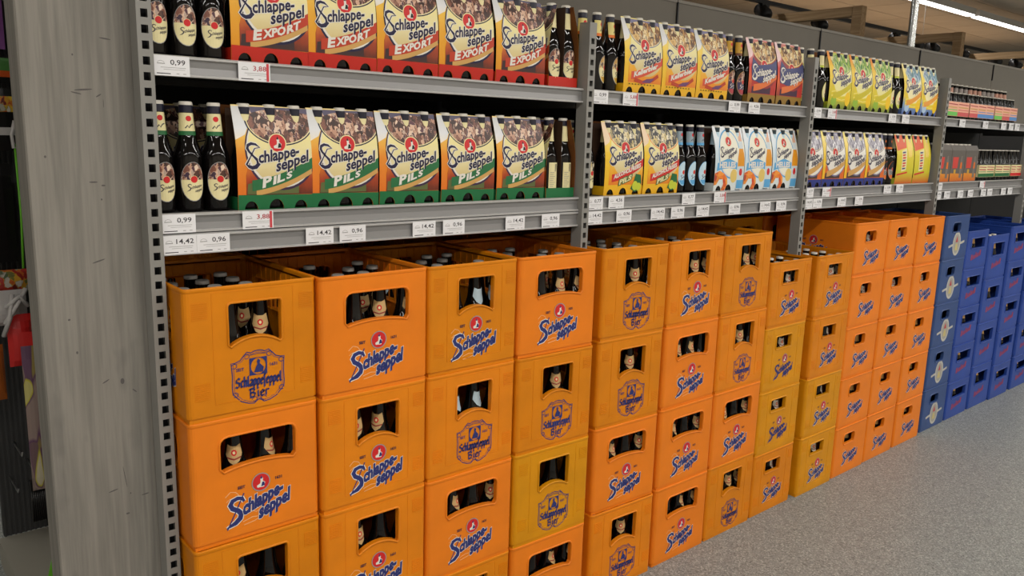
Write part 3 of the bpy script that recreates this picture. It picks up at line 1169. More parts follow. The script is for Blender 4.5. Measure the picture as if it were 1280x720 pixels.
STYLES = {
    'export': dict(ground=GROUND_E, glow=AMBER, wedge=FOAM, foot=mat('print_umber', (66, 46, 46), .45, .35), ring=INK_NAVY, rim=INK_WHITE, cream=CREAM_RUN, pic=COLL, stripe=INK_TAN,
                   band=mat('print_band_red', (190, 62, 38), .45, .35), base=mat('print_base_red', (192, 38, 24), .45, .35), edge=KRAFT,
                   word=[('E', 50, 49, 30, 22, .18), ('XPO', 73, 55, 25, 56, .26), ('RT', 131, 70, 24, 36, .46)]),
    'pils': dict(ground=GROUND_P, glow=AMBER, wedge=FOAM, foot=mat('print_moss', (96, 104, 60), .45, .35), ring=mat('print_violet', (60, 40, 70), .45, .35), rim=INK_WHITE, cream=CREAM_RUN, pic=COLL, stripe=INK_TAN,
                 band=mat('print_band_green', (44, 110, 66), .45, .35), base=mat('print_base_green', (30, 108, 62), .45, .35), edge=KRAFT,
                 word=[('P', 58, 51, 33, 24, .22), ('IL', 84, 58, 25, 30, .34), ('S', 118, 70, 20, 15, .4)]),
    'keller': dict(ground=YEL_RUN, glow=ORANGE_RUN, wedge=FOAM, ring=None, cream=CREAM_RUN, pic=COLL2, crown=LILAC, pic_rim=LILAC, band=mat('print_coral', (214, 84, 58), .45, .35), edge=KRAFT, base=None,
                   sz=2, word=[('Kellerbier', 46, 51, 23, 118, .30)]),
    'winter': dict(ground=RED_RUN, glow=mat('print_crimson', (188, 52, 44), .45, .35), wedge=mat('print_blush', (238, 206, 206), .45, .35), ring=None, cream=mat('print_garnet', (146, 50, 52), .45, .35), plate=SLATE, pic=COLL2, crown=mat('print_rose', (206, 120, 110), .45, .35), pic_rim=INK_TAN,
                   band=mat('print_tangerine', (226, 116, 56), .45, .35), foot=PURPLE, ink=INK_WHITE, out=INK_NAVY, base=mat('print_ochre_base', (150, 116, 50), .5, .3), edge=KRAFT, ez=140, sz=-6),
    'free': dict(ground=YEL_RUN, glow=ORANGE_RUN, wedge=mat('print_peach', (240, 214, 180), .45, .35), ring=None, cream=CREAM_RUN, pic=COLL3, crown=INK_BLACK, pic_rim=INK_ORANGE, band=mat('print_scarlet', (206, 46, 40), .45, .35), edge=KRAFT, base=None,
                 sz=8, ez=154, word=[('ALKOHOLFREIES', 42, 53, 19, 132, .30)]),
    'helles': dict(ground=WHITE_RUN, glow=WHITE_RUN, wedge=None, ring=INK_SKY, rim=INK_WHITE, cream=mat('print_ivory', (238, 234, 216), .45, .35), pic=None, edge=mat('white_board', (206, 206, 200), .6, .3), base=None, ex=86, ez=184, er=17, sz=32, k=.66, ax=32, sl=.16),
    'lemon': dict(ground=LEMON_RUN, glow=mat('print_lemon', (226, 204, 44), .45, .35), wedge=None, ring=None, cream=mat('print_pale_lemon', (238, 230, 160), .45, .35), pic=LEAFY, crown=mat('print_sage', (190, 200, 90), .45, .35), pic_rim=INK_GREEN,
                  band=mat('print_mustard', (206, 190, 40), .45, .35), edge=KRAFT, base=None, sz=14, ez=160),
    'alster': dict(ground=LEMON_BLUE, glow=mat('print_sun', (236, 206, 50), .45, .35), wedge=None, ring=None, cream=mat('print_pale_sun', (242, 232, 180), .45, .35), pic=BLUEY, crown=mat('print_mist', (206, 214, 190), .45, .35), pic_rim=INK_SKY,
                   band=mat('print_papaya', (236, 160, 60), .45, .35), edge=KRAFT, base=None, sz=14, ez=158),
    'town': dict(ground=YEL_RUN, glow=mat('print_flame', (222, 106, 34), .45, .35), wedge=None, foot=mat('print_cocoa', (70, 52, 50), .45, .35), ring=LILAC, rim=INK_WHITE, cream=mat('print_bone', (232, 228, 220), .45, .35), pic=GREYPIC, crown=LILAC, pic_rim=LILAC,
                 band=INK_TAN, base=mat('print_royal', (44, 54, 128), .45, .35), edge=KRAFT, ez=146),
}
PACK = {}
PACK_BOTTLE = glass_mesh(FOIL, INK_CREAM).data('bottle')
PACK_BOTTLE_BLUE = glass_mesh(mat('neck_foil_teal', (30, 50, 60), .35, .5), INK_PALEBLUE).data('bottle')


def pack_meshes(style):
    if style in PACK:
        return PACK[style]
    s = STYLES[style]
    base = s.get('base') or s['ground']
    ca = carton_mesh(s['ground'], s['edge'], base).data('carton')
    a = pack_art(s)
    if style == 'helles':
        a.ribbon(ellipse(88, 150, 62, 76, 30, .15, PI - .15), 5, INK_SKY)
        a.poly([(10, 74), (44, 82), (88, 85), (130, 82), (139, 78), (139, 106), (82, 122), (14, 104)], INK_SKY)
        a.text('HELLES', INK_WHITE, 26, 87, 30, 0.05, 0, 0.0, width=104)
        a.poly([(0, 66), (30, 76), (58, 66), (80, 48), (84, 26), (70, 2), (46, 2), (58, 26), (52, 44), (30, 44), (14, 24), (0, 22)], FRUIT)
        a.poly(ellipse(120, 56, 22, 26, 18), mat('print_beer', (226, 196, 110), .45, .35))
        a.poly([(140, 4), (185, 4), (185, 120), (177, 158), (174, 230), (154, 230), (150, 158), (140, 120)], mat('print_ice_panel', (206, 216, 220), .45, .35))
        a.poly([(142, 92), (184, 92), (184, 122), (176, 158), (151, 158), (142, 122)], mat('print_bottle_amber', (226, 150, 26), .45, .35))
        a.poly([(142, 8), (184, 8), (184, 40), (142, 40)], INK_SKY)
        a.poly(ellipse(163, 70, 10, 14, 14), INK_RED)
        a.poly([(154, 186), (174, 186), (173, 224), (155, 224)], mat('print_salmon', (226, 176, 150), .45, .35))
    if style == 'free':
        pass
    if style in ('lemon', 'alster'):
        for k in range(3):
            a.ribbon([(20, 40 + k * 16), (60, 46 + k * 16), (110, 40 + k * 16), (170, 48 + k * 16)], 4, mat('print_wave', (240, 226, 120), .45, .35))
        a.poly(ellipse(160, 46, 22, 30, 18), mat('print_lemon_fruit', (244, 200, 30), .45, .35))
        a.poly(ellipse(44, 34, 24, 20, 18), mat('print_lime_fruit', (150, 186, 60), .45, .35) if style == 'lemon' else mat('print_ice', (176, 200, 226), .45, .35))
    pack_finish(a, s)
    if style == 'free':
        a.text('PILS', INK_CREAM, 70, 34, 22, 0.04, 0.1, .30, width=60, outline=INK_GREEN, ow=0.12)
        a.poly([(128, 20), (142, 44), (150, 70), (176, 66), (182, 40), (170, 14), (150, 10)], INK_GREEN)
        a.poly(ellipse(150, 30, 14, 16, 14), INK_LIME)
        a.poly(ellipse(168, 26, 12, 14, 14), INK_LIME)
    if style == 'keller':
        a.ribbon([(50, 44), (90, 36), (140, 46), (168, 62)], 12, mat('print_rust_red', (190, 70, 40), .45, .35))
        a.poly([(86, 36), (130, 36), (150, 52), (110, 48)], mat('print_mauve', (110, 70, 110), .45, .35))
        for k in range(9):
            a.poly([(24 + k * 15, 27), (30 + k * 15, 27), (30 + k * 15, 31), (24 + k * 15, 31)], mat('print_umber_type', (110, 80, 20), .45, .35))
    pr = a.to_mb(pack_map, PLEV, (), 0.00005, 0.0004).data('front_print')
    PACK[style] = (ca, pr)
    return PACK[style]


def six_pack(x, y, z, style, label, group, rotz=0.0, rows=(0,), extra=(), end_label=None):
    ca, pr = pack_meshes(style)
    root = link('six_pack', None, None, shelf_pos(x, y, z), rotz)
    root.scale = (K, K, K)
    tag(root, label, 'six-pack', group)
    link('carton', ca, root)
    link('front_print', pr, root)
    bm_ = PACK_BOTTLE_BLUE if style == 'helles' else PACK_BOTTLE
    spots = [(k, r) for r in rows for k in range(3)] + list(extra)
    for k, r in spots:
        b = link('bottle', bm_, root, (0.031 + 0.062 * k, 0.0325 + 0.0595 * r, 0.0015))
        link('cap', CAP_W, b)
        if end_label and k == 2:
            b.rotation_euler = (0, 0, PI / 2)
            link('bottle_label', end_label, b)
    return root


# ================================================================== SETTING
fl = MB()
fl.box(-6, 20, -5, 8, -0.1, 0.0, floor_mat())
tag(fl.build('floor'), 'speckled grey vinyl floor of the aisle', None, None, 'structure')

WALLM = mat('wall_paint', (196, 190, 178), 0.8, 0.2)
for nm, b in (('wall_left', (-6.2, -6, -5, 8, -.1, 3.4)), ('wall_right', (20, 20.2, -5, 8, -.1, 3.4)), ('wall_front', (-6.2, 20.2, -5.2, -5, -.1, 3.4)), ('wall_rear', (-6.2, 20.2, 8, 8.2, -.1, 3.4))):
    w = MB()
    w.box(*b, WALLM)
    tag(w.build(nm), 'plain pale wall of the sales floor', None, None, 'structure')

CEILM = mat('ceiling_tile', (174, 163, 149), 0.85, 0.2, var=0.03, scale=2)
cl = MB()
cl.box(-6.2, 20.2, -5.2, 8.2, CEIL_Z + 0.012, CEIL_Z + 0.15, mat('ceiling_grid', (150, 142, 130), .8, .2))
ceil = tag(cl.build('ceiling'), 'pale tiled ceiling', None, None, 'structure')
tm = MB()
tm.box(0.006, 1.194, 0.006, 0.594, 0, 0.014, CEILM)
tme = tm.data('tile')
for i in range(12):
    for j in range(11):
        link('tile', tme, ceil, (4.8 + i * 1.2, 0.6 + j * 0.6, CEIL_Z))
tm2 = MB()
tm2.box(-6, 4.79, -5, 7.9, 0, .014, CEILM)
tm2.box(4.8, 20, -5, .59, 0, .014, CEILM)
link('tile', tm2.data('tile_field'), ceil, (0, 0, CEIL_Z))

# ------------------------------------------------------------------ lamps
LAMPM = mat('lamp_diffuser', (255, 252, 246), 0.5, 0.2, emit=5.0)
LAMPH = mat('lamp_housing', (200, 198, 194), 0.5, 0.3)
lamp_h, lamp_d = MB(), MB()
lamp_h.box(0, 2.9, -.05, .05, 0, .07, LAMPH)
lamp_d.box(0.01, 2.89, -.042, .042, -.012, 0, LAMPM)
lhm, ldm = lamp_h.data('housing'), lamp_d.data('diffuser')


def luminaire(x, y, z, watts, label, col=(1.0, 0.965, 0.91)):
    r = link('ceiling_lamp', None, None, (x, y, z))
    tag(r, label, 'ceiling lamp', 'linear ceiling lamps')
    link('housing', lhm, r)
    link('diffuser', ldm, r)
    ld = bpy.data.lights.new('tube_light', 'AREA')
    ld.shape = 'RECTANGLE'
    ld.size, ld.size_y = 2.8, 0.08
    ld.energy = watts
    ld.color = col
    o = link('tube_light', ld, r, (1.45, 0, -.02))
    return r


n = 0
ORD = ['first', 'second', 'third', 'fourth', 'fifth', 'sixth', 'seventh', 'eighth', 'ninth', 'tenth', 'eleventh', 'twelfth', 'thirteenth', 'fourteenth', 'fifteenth', 'sixteenth', 'seventeenth', 'eighteenth']
for k in range(5):
    luminaire(-5.0 + k * 3.6, -1.75, CEIL_Z - 0.16, LAMP_W, f'{ORD[k]} long white lamp of the row above the crate aisle')
for k in range(5):
    luminaire(-4.2 + k * 3.6, -3.9, CEIL_Z - 0.16, FILL_LAMP_W, f'{ORD[k]} long white lamp of the unseen row added across the aisle')
for k in range(4):
    luminaire(7.0 + k * 3.0, 2.42, 2.99, BACK_LAMP_W, f'{ORD[k]} glowing white strip lamp of the row behind the shelving')
for k in range(3):
    luminaire(-5.0 + k * 3.6, 2.42, 2.99, BACK_LAMP_W * .5, f'{ORD[k]} strip lamp above the rear aisle near the timber post')

# ------------------------------------------------------------------ back wall of the shelving
BAY = [0.0142 + 1.2539 * i for i in range(6)]     # right face of every upright
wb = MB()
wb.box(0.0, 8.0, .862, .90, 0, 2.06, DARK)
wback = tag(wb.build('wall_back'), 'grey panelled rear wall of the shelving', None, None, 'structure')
for i in range(1, 7):
    x = .032 + 1.2539 * (i - 1)
    p = MB()
    p.box(x + .003, x + 1.251, .81, .862, 1.62, 2.109, PANEL)
    p.box(x + .003, x + 1.251, .806, .866, 2.0975, 2.111, mat('panel_cap', (140, 135, 126), .5, .3))
    p.build('panel', wback)
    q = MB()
    q.box(x + .003, x + 1.251, .84, .862, 0.0, 1.618, DARK)  # near-black board: shade below the upper shelf painted in
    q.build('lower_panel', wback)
    c = MB()
    c.box(x - .004, x + .004, .802, .810, 1.985, 2.100, BLACKP)
    c.build('clip', wback)

# ------------------------------------------------------------------ uprights with punched slots
def upright_mesh():
    mb = MB()
    w, d, h = .029, .043, 1.8186
    x0, x1, y0 = -w, 0.0, .076
    sx0, sx1, sh, pitch = -w + .0082, -w + .0217, .016, .0301
    m = STEEL
    zs = [0.0]
    nslot = int((h - .02) / pitch)
    mb.box(x0, sx0, y0, y0 + .002, 0, h, m)
    mb.box(sx1, x1, y0, y0 + .002, 0, h, m)
    z = 0.0
    for k in range(nslot):
        a = .012 + k * pitch
        mb.box(sx0, sx1, y0, y0 + .002, z, a, m)
        z = a + sh
    mb.box(sx0, sx1, y0, y0 + .002, z, h, m)
    mb.box(x0, x0 + .002, y0 + .002, y0 + d, 0, h, m)
    mb.box(x1 - .002, x1, y0 + .002, y0 + d, 0, h, m)
    mb.box(x0 + .002, x1 - .002, y0 + .03, y0 + .032, 0, h - .01, mat('upright_inside', (30, 30, 34), .6, .3))
    mb.mesh_part([(x0, y0, h), (x1, y0, h), (x1, y0 + d, h + .001), (x0, y0 + d, h + .001)], [(0, 1, 2, 3)], m)
    return mb.data('shelf_upright')


um = upright_mesh()
UPL = ['grey slotted steel upright beside the timber post', 'grey slotted steel upright between the first and second bays', 'grey slotted steel upright between the second and third bays',
       'grey slotted steel upright between the third and fourth bays', 'grey slotted steel upright at the far end of the fourth bay']
for i in range(5):
    tag(link('shelf_upright', um, None, (BAY[i], 0, 0)), UPL[i], 'upright', 'slotted shelf uprights')

# ------------------------------------------------------------------ shelves
def rail_mesh(L, z1, z0):
    mb = MB()
    prof = [(.094, z1), (.0905, z1 - .002), (.0905, z1 - .006), (.096, z1 - .007), (.098, z1 - .022), (.096, z0 + .006), (.0905, z0 + .005), (.0905, z0 + .001), (.094, z0), (.102, z0), (.102, z1)]
    v = [(x, y, z) for x in (0, L) for y, z in prof]
    k = len(prof)
    for i in range(k):
        j = (i + 1) % k
        lip = i in (0, 1, 2, 5, 6, 7)
        mb.mesh_part([v[i], v[j], v[k + j], v[k + i]], [(0, 1, 2, 3)], RAIL_LIP if lip else RAIL)
    mb.face([v[i] for i in range(k)], RAIL)
    mb.face([v[k + i] for i in reversed(range(k))], RAIL)
    return mb.data('price_rail')


DECK = mat('shelf_deck', (70, 69, 68), .5, .4)  # dark grey carries the shade of the deck underside
def shelf(i, z, two, label, L=1.223):
    x0 = BAY[i] + .001
    r = link('shelf', None, None, (x0, 0, z))
    tag(r, label, 'shelf', 'grey steel shelves')
    mb = MB()
    mb.box(0, L, .102, .805, -.012, -.0005, DECK)
    mb.box(0, L, .106, .128, -.030, -.012, DECK)
    mb.box(0, L, .77, .805, -.030, -.012, DECK)
    mb.build('deck', r)
    link('price_rail', RAILS[0], r)
    if two:
        link('price_rail', RAILS[1], r)
    for x in (.004, L - .008):
        b = MB()
        b.prism([(x, .12), (x + .004, .12), (x + .004, .80), (x, .80)], -.055, -.012, DECK)
        b.build('bracket', r)


RAILS = (rail_mesh(1.223, 0.001, -.0415), rail_mesh(1.223, -.043, -.0884))
Z1, Z2 = 1.6302, 1.3090
for i in range(5):
    shelf(i, Z1, False, f'upper grey steel shelf of the {ORD[i]} bay')
    shelf(i, Z2, True, f'lower grey steel shelf with two price rails in the {ORD[i]} bay')

# ------------------------------------------------------------------ price tags
def tag_print(text, red):
    a = Art()
    w, h = 74.0, 41.0
    a.ribbon([(8, 26), (10, 29), (15, 30.5), (20, 29), (22, 26)], .8, INK_GREY)
    a.ribbon([(7, 24.5), (23, 24.5)], 1.6, INK_GREY)
    a.text(text, INK_REDFADE if red else mat('print_charcoal', (66, 62, 66), .5, .3), 34 if len(text) < 5 else 30, 23, 15, .012, width=31 if len(text) < 5 else 38)
    a.ribbon([(14, 17), (66, 17)], .9, INK_GREY)
    a.ribbon([(20, 13), (64, 13)], .7, INK_GREY)
    a.ribbon([(6, 4.5), (34, 4.5)], 1.8, mat('print_charcoal', (66, 62, 66), .5, .3))
    a.ribbon([(46, 5), (52, 5)], 1.2, INK_GREY)
    a.ribbon([(60, 5), (66, 5)], 1.2, INK_GREY)
    if red:
        a.poly([(65, 1), (71, 1), (71, 40), (65, 40)], mat('print_tag_red', (206, 70, 78), .5, .3))
    return a.to_mb(face_map, lift=0.00002, base=0.0002).data('tag_print')


TAGP = {}
card = MB()
card.box(0, .074, 0, .0006, 0, .041, CARD)
card_me = card.data('price_tag')
ROW = {'top': (Z1 - .0406, 'upper shelf'), 'up': (Z2 - .0406, 'upper rail of lower shelf'), 'low': (Z2 - .0855, 'bottom rail of lower shelf')}
TAGS = [
    ('top', 0, [(.036, '0,99', 0), (.216, '3,88', 1)]), ('top', 1, [(1.336, '0,99', 0), (1.480, '5,88', 1), (2.055, '0,99', 0), (2.182, '4,56', 0)]),
    ('top', 2, [(2.638, '0,99', 0), (2.765, '3,88', 1), (3.318, '0,99', 0), (3.456, '4,56', 0)]), ('top', 3, [(4.127, '0,89', 0), (4.444, '0,89', 0), (4.714, '0,89', 0), (4.835, '0,89', 0), (4.930, '0,89', 0)]),
    ('up', 0, [(.034, '0,99', 0), (.214, '3,88', 1)]), ('up', 1, [(1.336, '0,77', 0), (1.437, '4,56', 0), (1.818, '0,77', 0), (2.007, '3,88', 1)]),
    ('up', 2, [(2.636, '0,77', 0), (2.783, '3,88', 1), (3.350, '0,99', 0), (3.478, '4,56', 0)]), ('up', 3, [(3.934, '0,99', 0), (4.515, '1,19', 1)]),
    ('low', 0, [(.034, '14,42', 0), (.1085, '0,96', 0), (.370, '14,42', 0), (.461, '0,96', 0), (.678, '14,42', 0), (.777, '0,96', 0), (1.001, '14,42', 0), (1.144, '0,96', 0)]),
    ('low', 1, [(1.336, '14,42', 0), (1.478, '0,96', 0), (1.652, '14,42', 0), (1.761, '0,96', 0), (1.907, '14,42', 0), (2.105, '0,96', 0), (2.314, '14,42', 0), (2.430, '0,96', 0)]),
    ('low', 2, [(2.636, '14,42', 0), (2.714, '0,96', 0), (2.922, '14,42', 0), (3.080, '0,96', 0)]),
    ('low', 3, [(3.934, '0,96', 0), (4.046, '14,42', 0), (4.222, '0,96', 0), (4.360, '14,42', 0), (4.546, '0,96', 0), (4.641, '14,42', 0), (4.853, '0,96', 0), (4.960, '14,42', 0)]),
]
for row, bay, lst in TAGS:
    z, where = ROW[row]
    for k, (x, s, red) in enumerate(lst):
        o = link('price_tag', card_me, None, shelf_pos(x, .1512, z))
        o.scale = (K, K, K)
        tag(o, f'{"red-edged" if red else "white"} price tag {s}, {ORD[k]} on {where}, {ORD[bay]} bay', 'price tag', 'shelf price tags')
        if (s, red) not in TAGP:
            TAGP[(s, red)] = tag_print(s, red)
        link('price_print', TAGP[(s, red)], o)

# ================================================================== CRATES
CM = {'O': O, 'A': A, 'C': A2, 'Y': Y, 'U': BL, 'R': BL2}
CN = {'O': 'orange', 'A': 'amber', 'C': 'ochre orange', 'Y': 'yellow', 'U': 'dull blue', 'R': 'royal blue'}
WN = {'narrow': 'narrow arched', 'wide': 'wide', 'small': 'small square', 'tiny': 'small rounded', 'oblong': 'oblong', 'square': 'square'}
LN = {'S': 'script logo', 'B': 'shield logo', 'b': 'shield logo', 'T': 'script logo', 'D': 'faded script logo', 'N': 'plain script', 'V': 'silver oval', 'R': 'red lettering'}
NW, WI, SM, TI, OB, SQ = 'narrow', 'wide', 'small', 'tiny', 'oblong', 'square'
# x, y, turn (degrees), crate height, crates from the top down
STACKS = [
    (.0222, .003, 0.0, .2905, [('A', NW, 'B'), ('O', WI, 'S'), ('A', NW, 'B'), ('O', WI, 'S')]),
    (.3244, -.004, 0.0, .2900, [('O', WI, 'S'), ('C', NW, 'S'), ('C', NW, 'S'), ('O', WI, 'S')]),
    (.6270, .000, 0.0, .2895, [('A', NW, 'S'), ('C', NW, 'B'), ('O', WI, 'S'), ('A', NW, 'S')]),
    (.9315, .000, -1.8, .2895, [('O', WI, 'S'), ('A', NW, 'B'), ('Y', NW, 'B'), ('O', WI, 'S')]),
    (1.2705, .006, -2.2, .2895, [('A', NW, 'B'), ('A', NW, 'B'), ('O', WI, 'S'), ('C', NW, 'B')]),
    (1.5865, .000, 0.0, .2900, [('C', NW, 'S'), ('O', WI, 'S'), ('O', WI, 'S'), ('O', WI, 'S')]),
    (1.8900, .000, 0.0, .2900, [('A', NW, 'b'), ('C', NW, 'b'), ('O', WI, 'S'), ('A', NW, 'b')]),
    (2.1965, .003, 0.0, .2600, [('A', SM, 'T'), ('Y', SM, 'D'), ('Y', SM, 'D'), ('A', SM, 'T')]),
    (2.5275, -.004, 0.0, .2600, [('A', SM, 'T'), ('A', SM, 'T'), ('Y', SM, 'T'), ('Y', SM, 'T')]),
    (2.8330, .002, 0.0, .2315, [('O', TI, 'N')] * 5),
    (3.1360, .004, 0.0, .2315, [('O', TI, 'N')] * 5),
    (3.4460, .008, 0.0, .2300, [('O', TI, 'N')] * 5),
    (3.7800, .016, 0.0, .2290, [('U', TI, 'V')] * 5),
    (4.0900, .020, 0.0, .2100, [('R', OB, 'R')] * 5),
    (4.4060, .020, 0.0, .2520, [('R', SQ, 'R')] * 4),
    (4.7070, .012, 0.0, .2090, [('R', OB, 'R')] * 5),
    (5.0500, .010, 0.0, .2100, [('R', OB, 'R')] * 5),
]
RW = ['front', 'second', 'third', 'rear']
FL = ['first', 'second', 'third', 'fourth']
LVL = ['top crate', 'second crate down', 'third crate down', 'fourth crate down', 'fifth crate down']


def stack_name(si):
    return f'{ORD[si]} stack from timber post' if si < 12 else f'{ORD[si - 12]} blue stack'


def crate_bottle(parent_loc, rot, x, y, z, sc, label, group, shield, cap=CAP_G):
    c, s = math.cos(rot), math.sin(rot)
    px, py = parent_loc[0] + c * x - s * y, parent_loc[1] + s * x + c * y
    b = link('beer_bottle', CRATE_GLASS, None, (px, py, z), rot + random.uniform(-1.0, .6))
    b.scale = sc
    tag(b, label, 'bottle', group)
    link('cap', cap, b)
    if shield:
        link('shoulder_label', shield, b)
    return b


far_bottles = MB()
for si, (sx, sy, turn, H, crates) in enumerate(STACKS):
    nC = len(crates)
    for li, (cc, win, lg) in enumerate(crates):
        z = H * (nC - 1 - li) + .0005
        rot = math.radians(turn + random.uniform(-.08, .08))
        jx, jy = random.uniform(-.0004, .0004), random.uniform(-.002, .002)
        loc = (sx + jx, sy + jy, z)
        o = link('beer_crate', crate_mesh(win, H, CM[cc], ribs=(win == NW or win == SM)), None, loc, rot)
        lab = f'{CN[cc]} crate, {LN[lg]}, {LVL[li]} of {stack_name(si)}'
        tag(o, lab, 'crate', 'stacked blue crates' if si > 11 else 'stacked orange and yellow crates')
        link('logo_print', logo_mesh(lg, H), o)
        if si == 0 and li == 0:
            sa = logo_script(True, 1.1, W=397, H=H * 1000, low=.2 * H * 1000)
            sa.to_mb(lambda u, v, d: (-d, .340 - u, v), lift=0.00005, base=0.0006).build('side_print', o)
        if si == 9 and li == 0:      # lettering on the long side that faces the aisle's near end
            sa = logo_script(True, .95, W=380, H=H * 1000, low=.30 * H * 1000)
            sm_ = sa.to_mb(lambda u, v, d: (-d, .390 - u, v), lift=0.00005, base=0.0006)
            sm_.build('side_print', o)
        # bottles standing in the crate
        bg = f'bottles in {LVL[li]} of {stack_name(si)}'
        sh = SHIELD if (si + li) % 3 else SHIELD
        if si in (2,) and li < 2:
            sh = SHIELD_BLUE
        if H > .28:
            sc, cols, pitch, x0 = (1.09, 1.09, 1.085), 4, .0712, .0417
        elif H > .24:
            sc, cols, pitch, x0 = (.98, .98, 1.0), 4, .0698, .0413
        else:
            sc, cols, pitch, x0 = (.90, .90, (H - .024) / .2408), 4, .0712, .0417
        rows = 1
        use = range(cols)
        if win in (TI, SM, OB, SQ):
            use = (1, 2)
            sh = SHIELD_WHITE
        if si >= 12:
            use = (1,) if win == TI else (1, 2)
        deep = 1
        if li == 0 and si < 9:
            deep = 4 if si < 5 else 3
            use = range(cols)
        for r in range(deep):
            for k in use:
                if si == 0 and li == 0 and k == 3:
                    continue
                if si in (1, 2, 3) and li == 0 and r > 0 and (k + r * 2 + si) % 3 == 0:
                    continue
                x, y = x0 + pitch * k, .0475 + .0765 * r
                if si >= 12 or (si >= 9 and li > 1):
                    # too small and dark in the photo to pick apart
                    px, py = loc[0] + x, loc[1] + y
                    far_bottles.lathe([(q * sc[0], z + .009 + w * sc[2]) for q, w in BPROF[::2]], 8, GLASS, True, px, py)
                    far_bottles.lathe([(q * sc[0] * 1.04, z + .009 + w * sc[2]) for q, w in ((.0200, .160), (.0176, .172), (.0156, .195))], 8, INK_TAN, True, px, py, False)
                    far_bottles.lathe([(q * sc[0], z + .009 + w * sc[2]) for q, w in CPROF], 8, CAP, True, px, py)
                else:
                    bl = f'brown bottle, {RW[r]} row, {FL[k]}, {LVL[li]}, {stack_name(si)}'
                    crate_bottle(loc, rot, x, y, z + .009, sc, bl, bg, sh if (k + r + li) % 3 != 1 or win in (SM, TI) else None, CAP_W if si in (7, 8) else CAP_G)
fb = far_bottles.build('crate_bottles')
tag(fb, 'dark bottles glimpsed inside the far crates', None, None, 'stuff')

# second row of crates behind, its tops in the shade of the lower shelf
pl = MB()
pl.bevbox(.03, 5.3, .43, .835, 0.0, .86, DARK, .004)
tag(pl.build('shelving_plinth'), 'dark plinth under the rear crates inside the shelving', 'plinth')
for k in range(12):
    o = link('beer_crate', crate_mesh(WI if k % 2 else NW, .2905, [A, O, A2, O, A, A2, A, Y, Y, O, O, O][k], ribs=(k % 2 == 0)), None, (.035 + k * .308, .432, .8605), 0)
    tag(o, f'shaded orange crate behind the {stack_name(k)}', 'crate', 'shaded rear crates')
    for q in (1, 2):
        crate_bottle((.035 + k * .308, .432), 0, .0417 + .0712 * q, .05, .8695, (1.09, 1.09, 1.085), f'{"left" if q == 1 else "right"} brown bottle in rear crate behind {stack_name(k)}', f'bottles in the rear crate behind the {stack_name(k)}', None, CAP_G)

# ================================================================== SIX-PACKS AND BOTTLES ON THE SHELVES
FRONT = .170
def packs(style, xs, z, words, shelf_word, name, **kw):
    for k, x in enumerate(xs):
        six_pack(x, FRONT + kw.get('dy', 0), z, style, f'{ORD[k]} {words} on {shelf_word}', name)


# bay 1
packs('export', [.2095, .394, .582, .771, .966], Z1, 'gold carton with red EXPORT band', 'upper shelf, first bay', 'export six-packs')
packs('pils', [.2135, .398, .588, .783, .979], Z2, 'orange carton with green PILS band', 'lower shelf, first bay', 'pils six-packs')
six_pack(1.166, FRONT + .186, Z1, 'export', 'gold carton turned end-on, two bottles showing, upper shelf by second upright', 'end-on six-packs', -PI / 2, rows=(0, 1), end_label=LB['export'][0])
six_pack(1.172, FRONT + .186, Z2, 'pils', 'orange carton turned end-on, two cream labels showing, lower shelf by second upright', 'end-on six-packs', -PI / 2, rows=(0, 1), end_label=BACK_LABEL)
w3 = ['first', 'second', 'third', 'fourth']
for k, x in enumerate((.054, .1158, .1776)):
    bottle(x, .206, Z1, 'export', f'{w3[k]} loose export bottle from timber post, front of upper shelf', 'loose export bottles', .12 - .1 * k)
for k, x in enumerate((.054, .1158, .1776)):
    bottle(x, .206, Z2, 'pils', f'{w3[k]} loose pils bottle from timber post, front of lower shelf', 'loose pils bottles', .12 - .1 * k)
for k, (x, y) in enumerate(((.070, .30), (.135, .30))):
    bottle(x, y, Z1, 'export', f'{w3[k]} export bottle in the row behind, upper shelf near timber post', 'rear export bottles', .3)
for k, (x, y) in enumerate(((.085, .30), (.150, .30))):
    bottle(x, y, Z2, 'pils', f'{w3[k]} pils bottle in the row behind, lower shelf near timber post', 'rear pils bottles', .3)
six_pack(.085, .40, Z2, 'pils', 'shaded orange carton behind the loose pils bottles on the lower shelf', 'pils six-packs')
six_pack(.075, .44, Z1, 'export', 'shaded gold carton behind the loose export bottles on the upper shelf', 'export six-packs')

# bay 2, upper
packs('keller', [1.500, 1.690, 1.880], Z1, 'yellow carton with coral band', 'upper shelf, second bay', 'yellow cellar beer six-packs')
packs('winter', [2.196, 2.390], Z1, 'red carton with ochre base', 'upper shelf, second bay', 'red six-packs')
for k, (x, y) in enumerate(((1.4085, .215), (1.4695, .215))):
    bottle(x, y, Z1, 'keller', f'{w3[k]} straw-labelled bottle past the second upright, upper shelf', 'straw-labelled bottles', .55)
bottle(1.3470, .217, Z1, 'keller', 'straw-labelled bottle peeping over the second upright, upper shelf', 'straw-labelled bottles', -.1)
six_pack(1.345, .40, Z1, 'keller', 'yellow carton far behind the second upright on the upper shelf', 'yellow cellar beer six-packs')
for k, x in enumerate((2.1005, 2.1630)):
    bottle(x, .206, Z1, 'dark', f'{w3[k]} gold-necked dark bottle between yellow and red cartons, upper shelf', 'gold-necked dark bottles', .1)
for k, (x, y) in enumerate(((2.636, .230), (2.697, .218))):
    bottle(x, y, Z1, 'lemon', f'{w3[k]} pale-necked bottle peeping from behind the third upright', 'lemon bottles', 0)
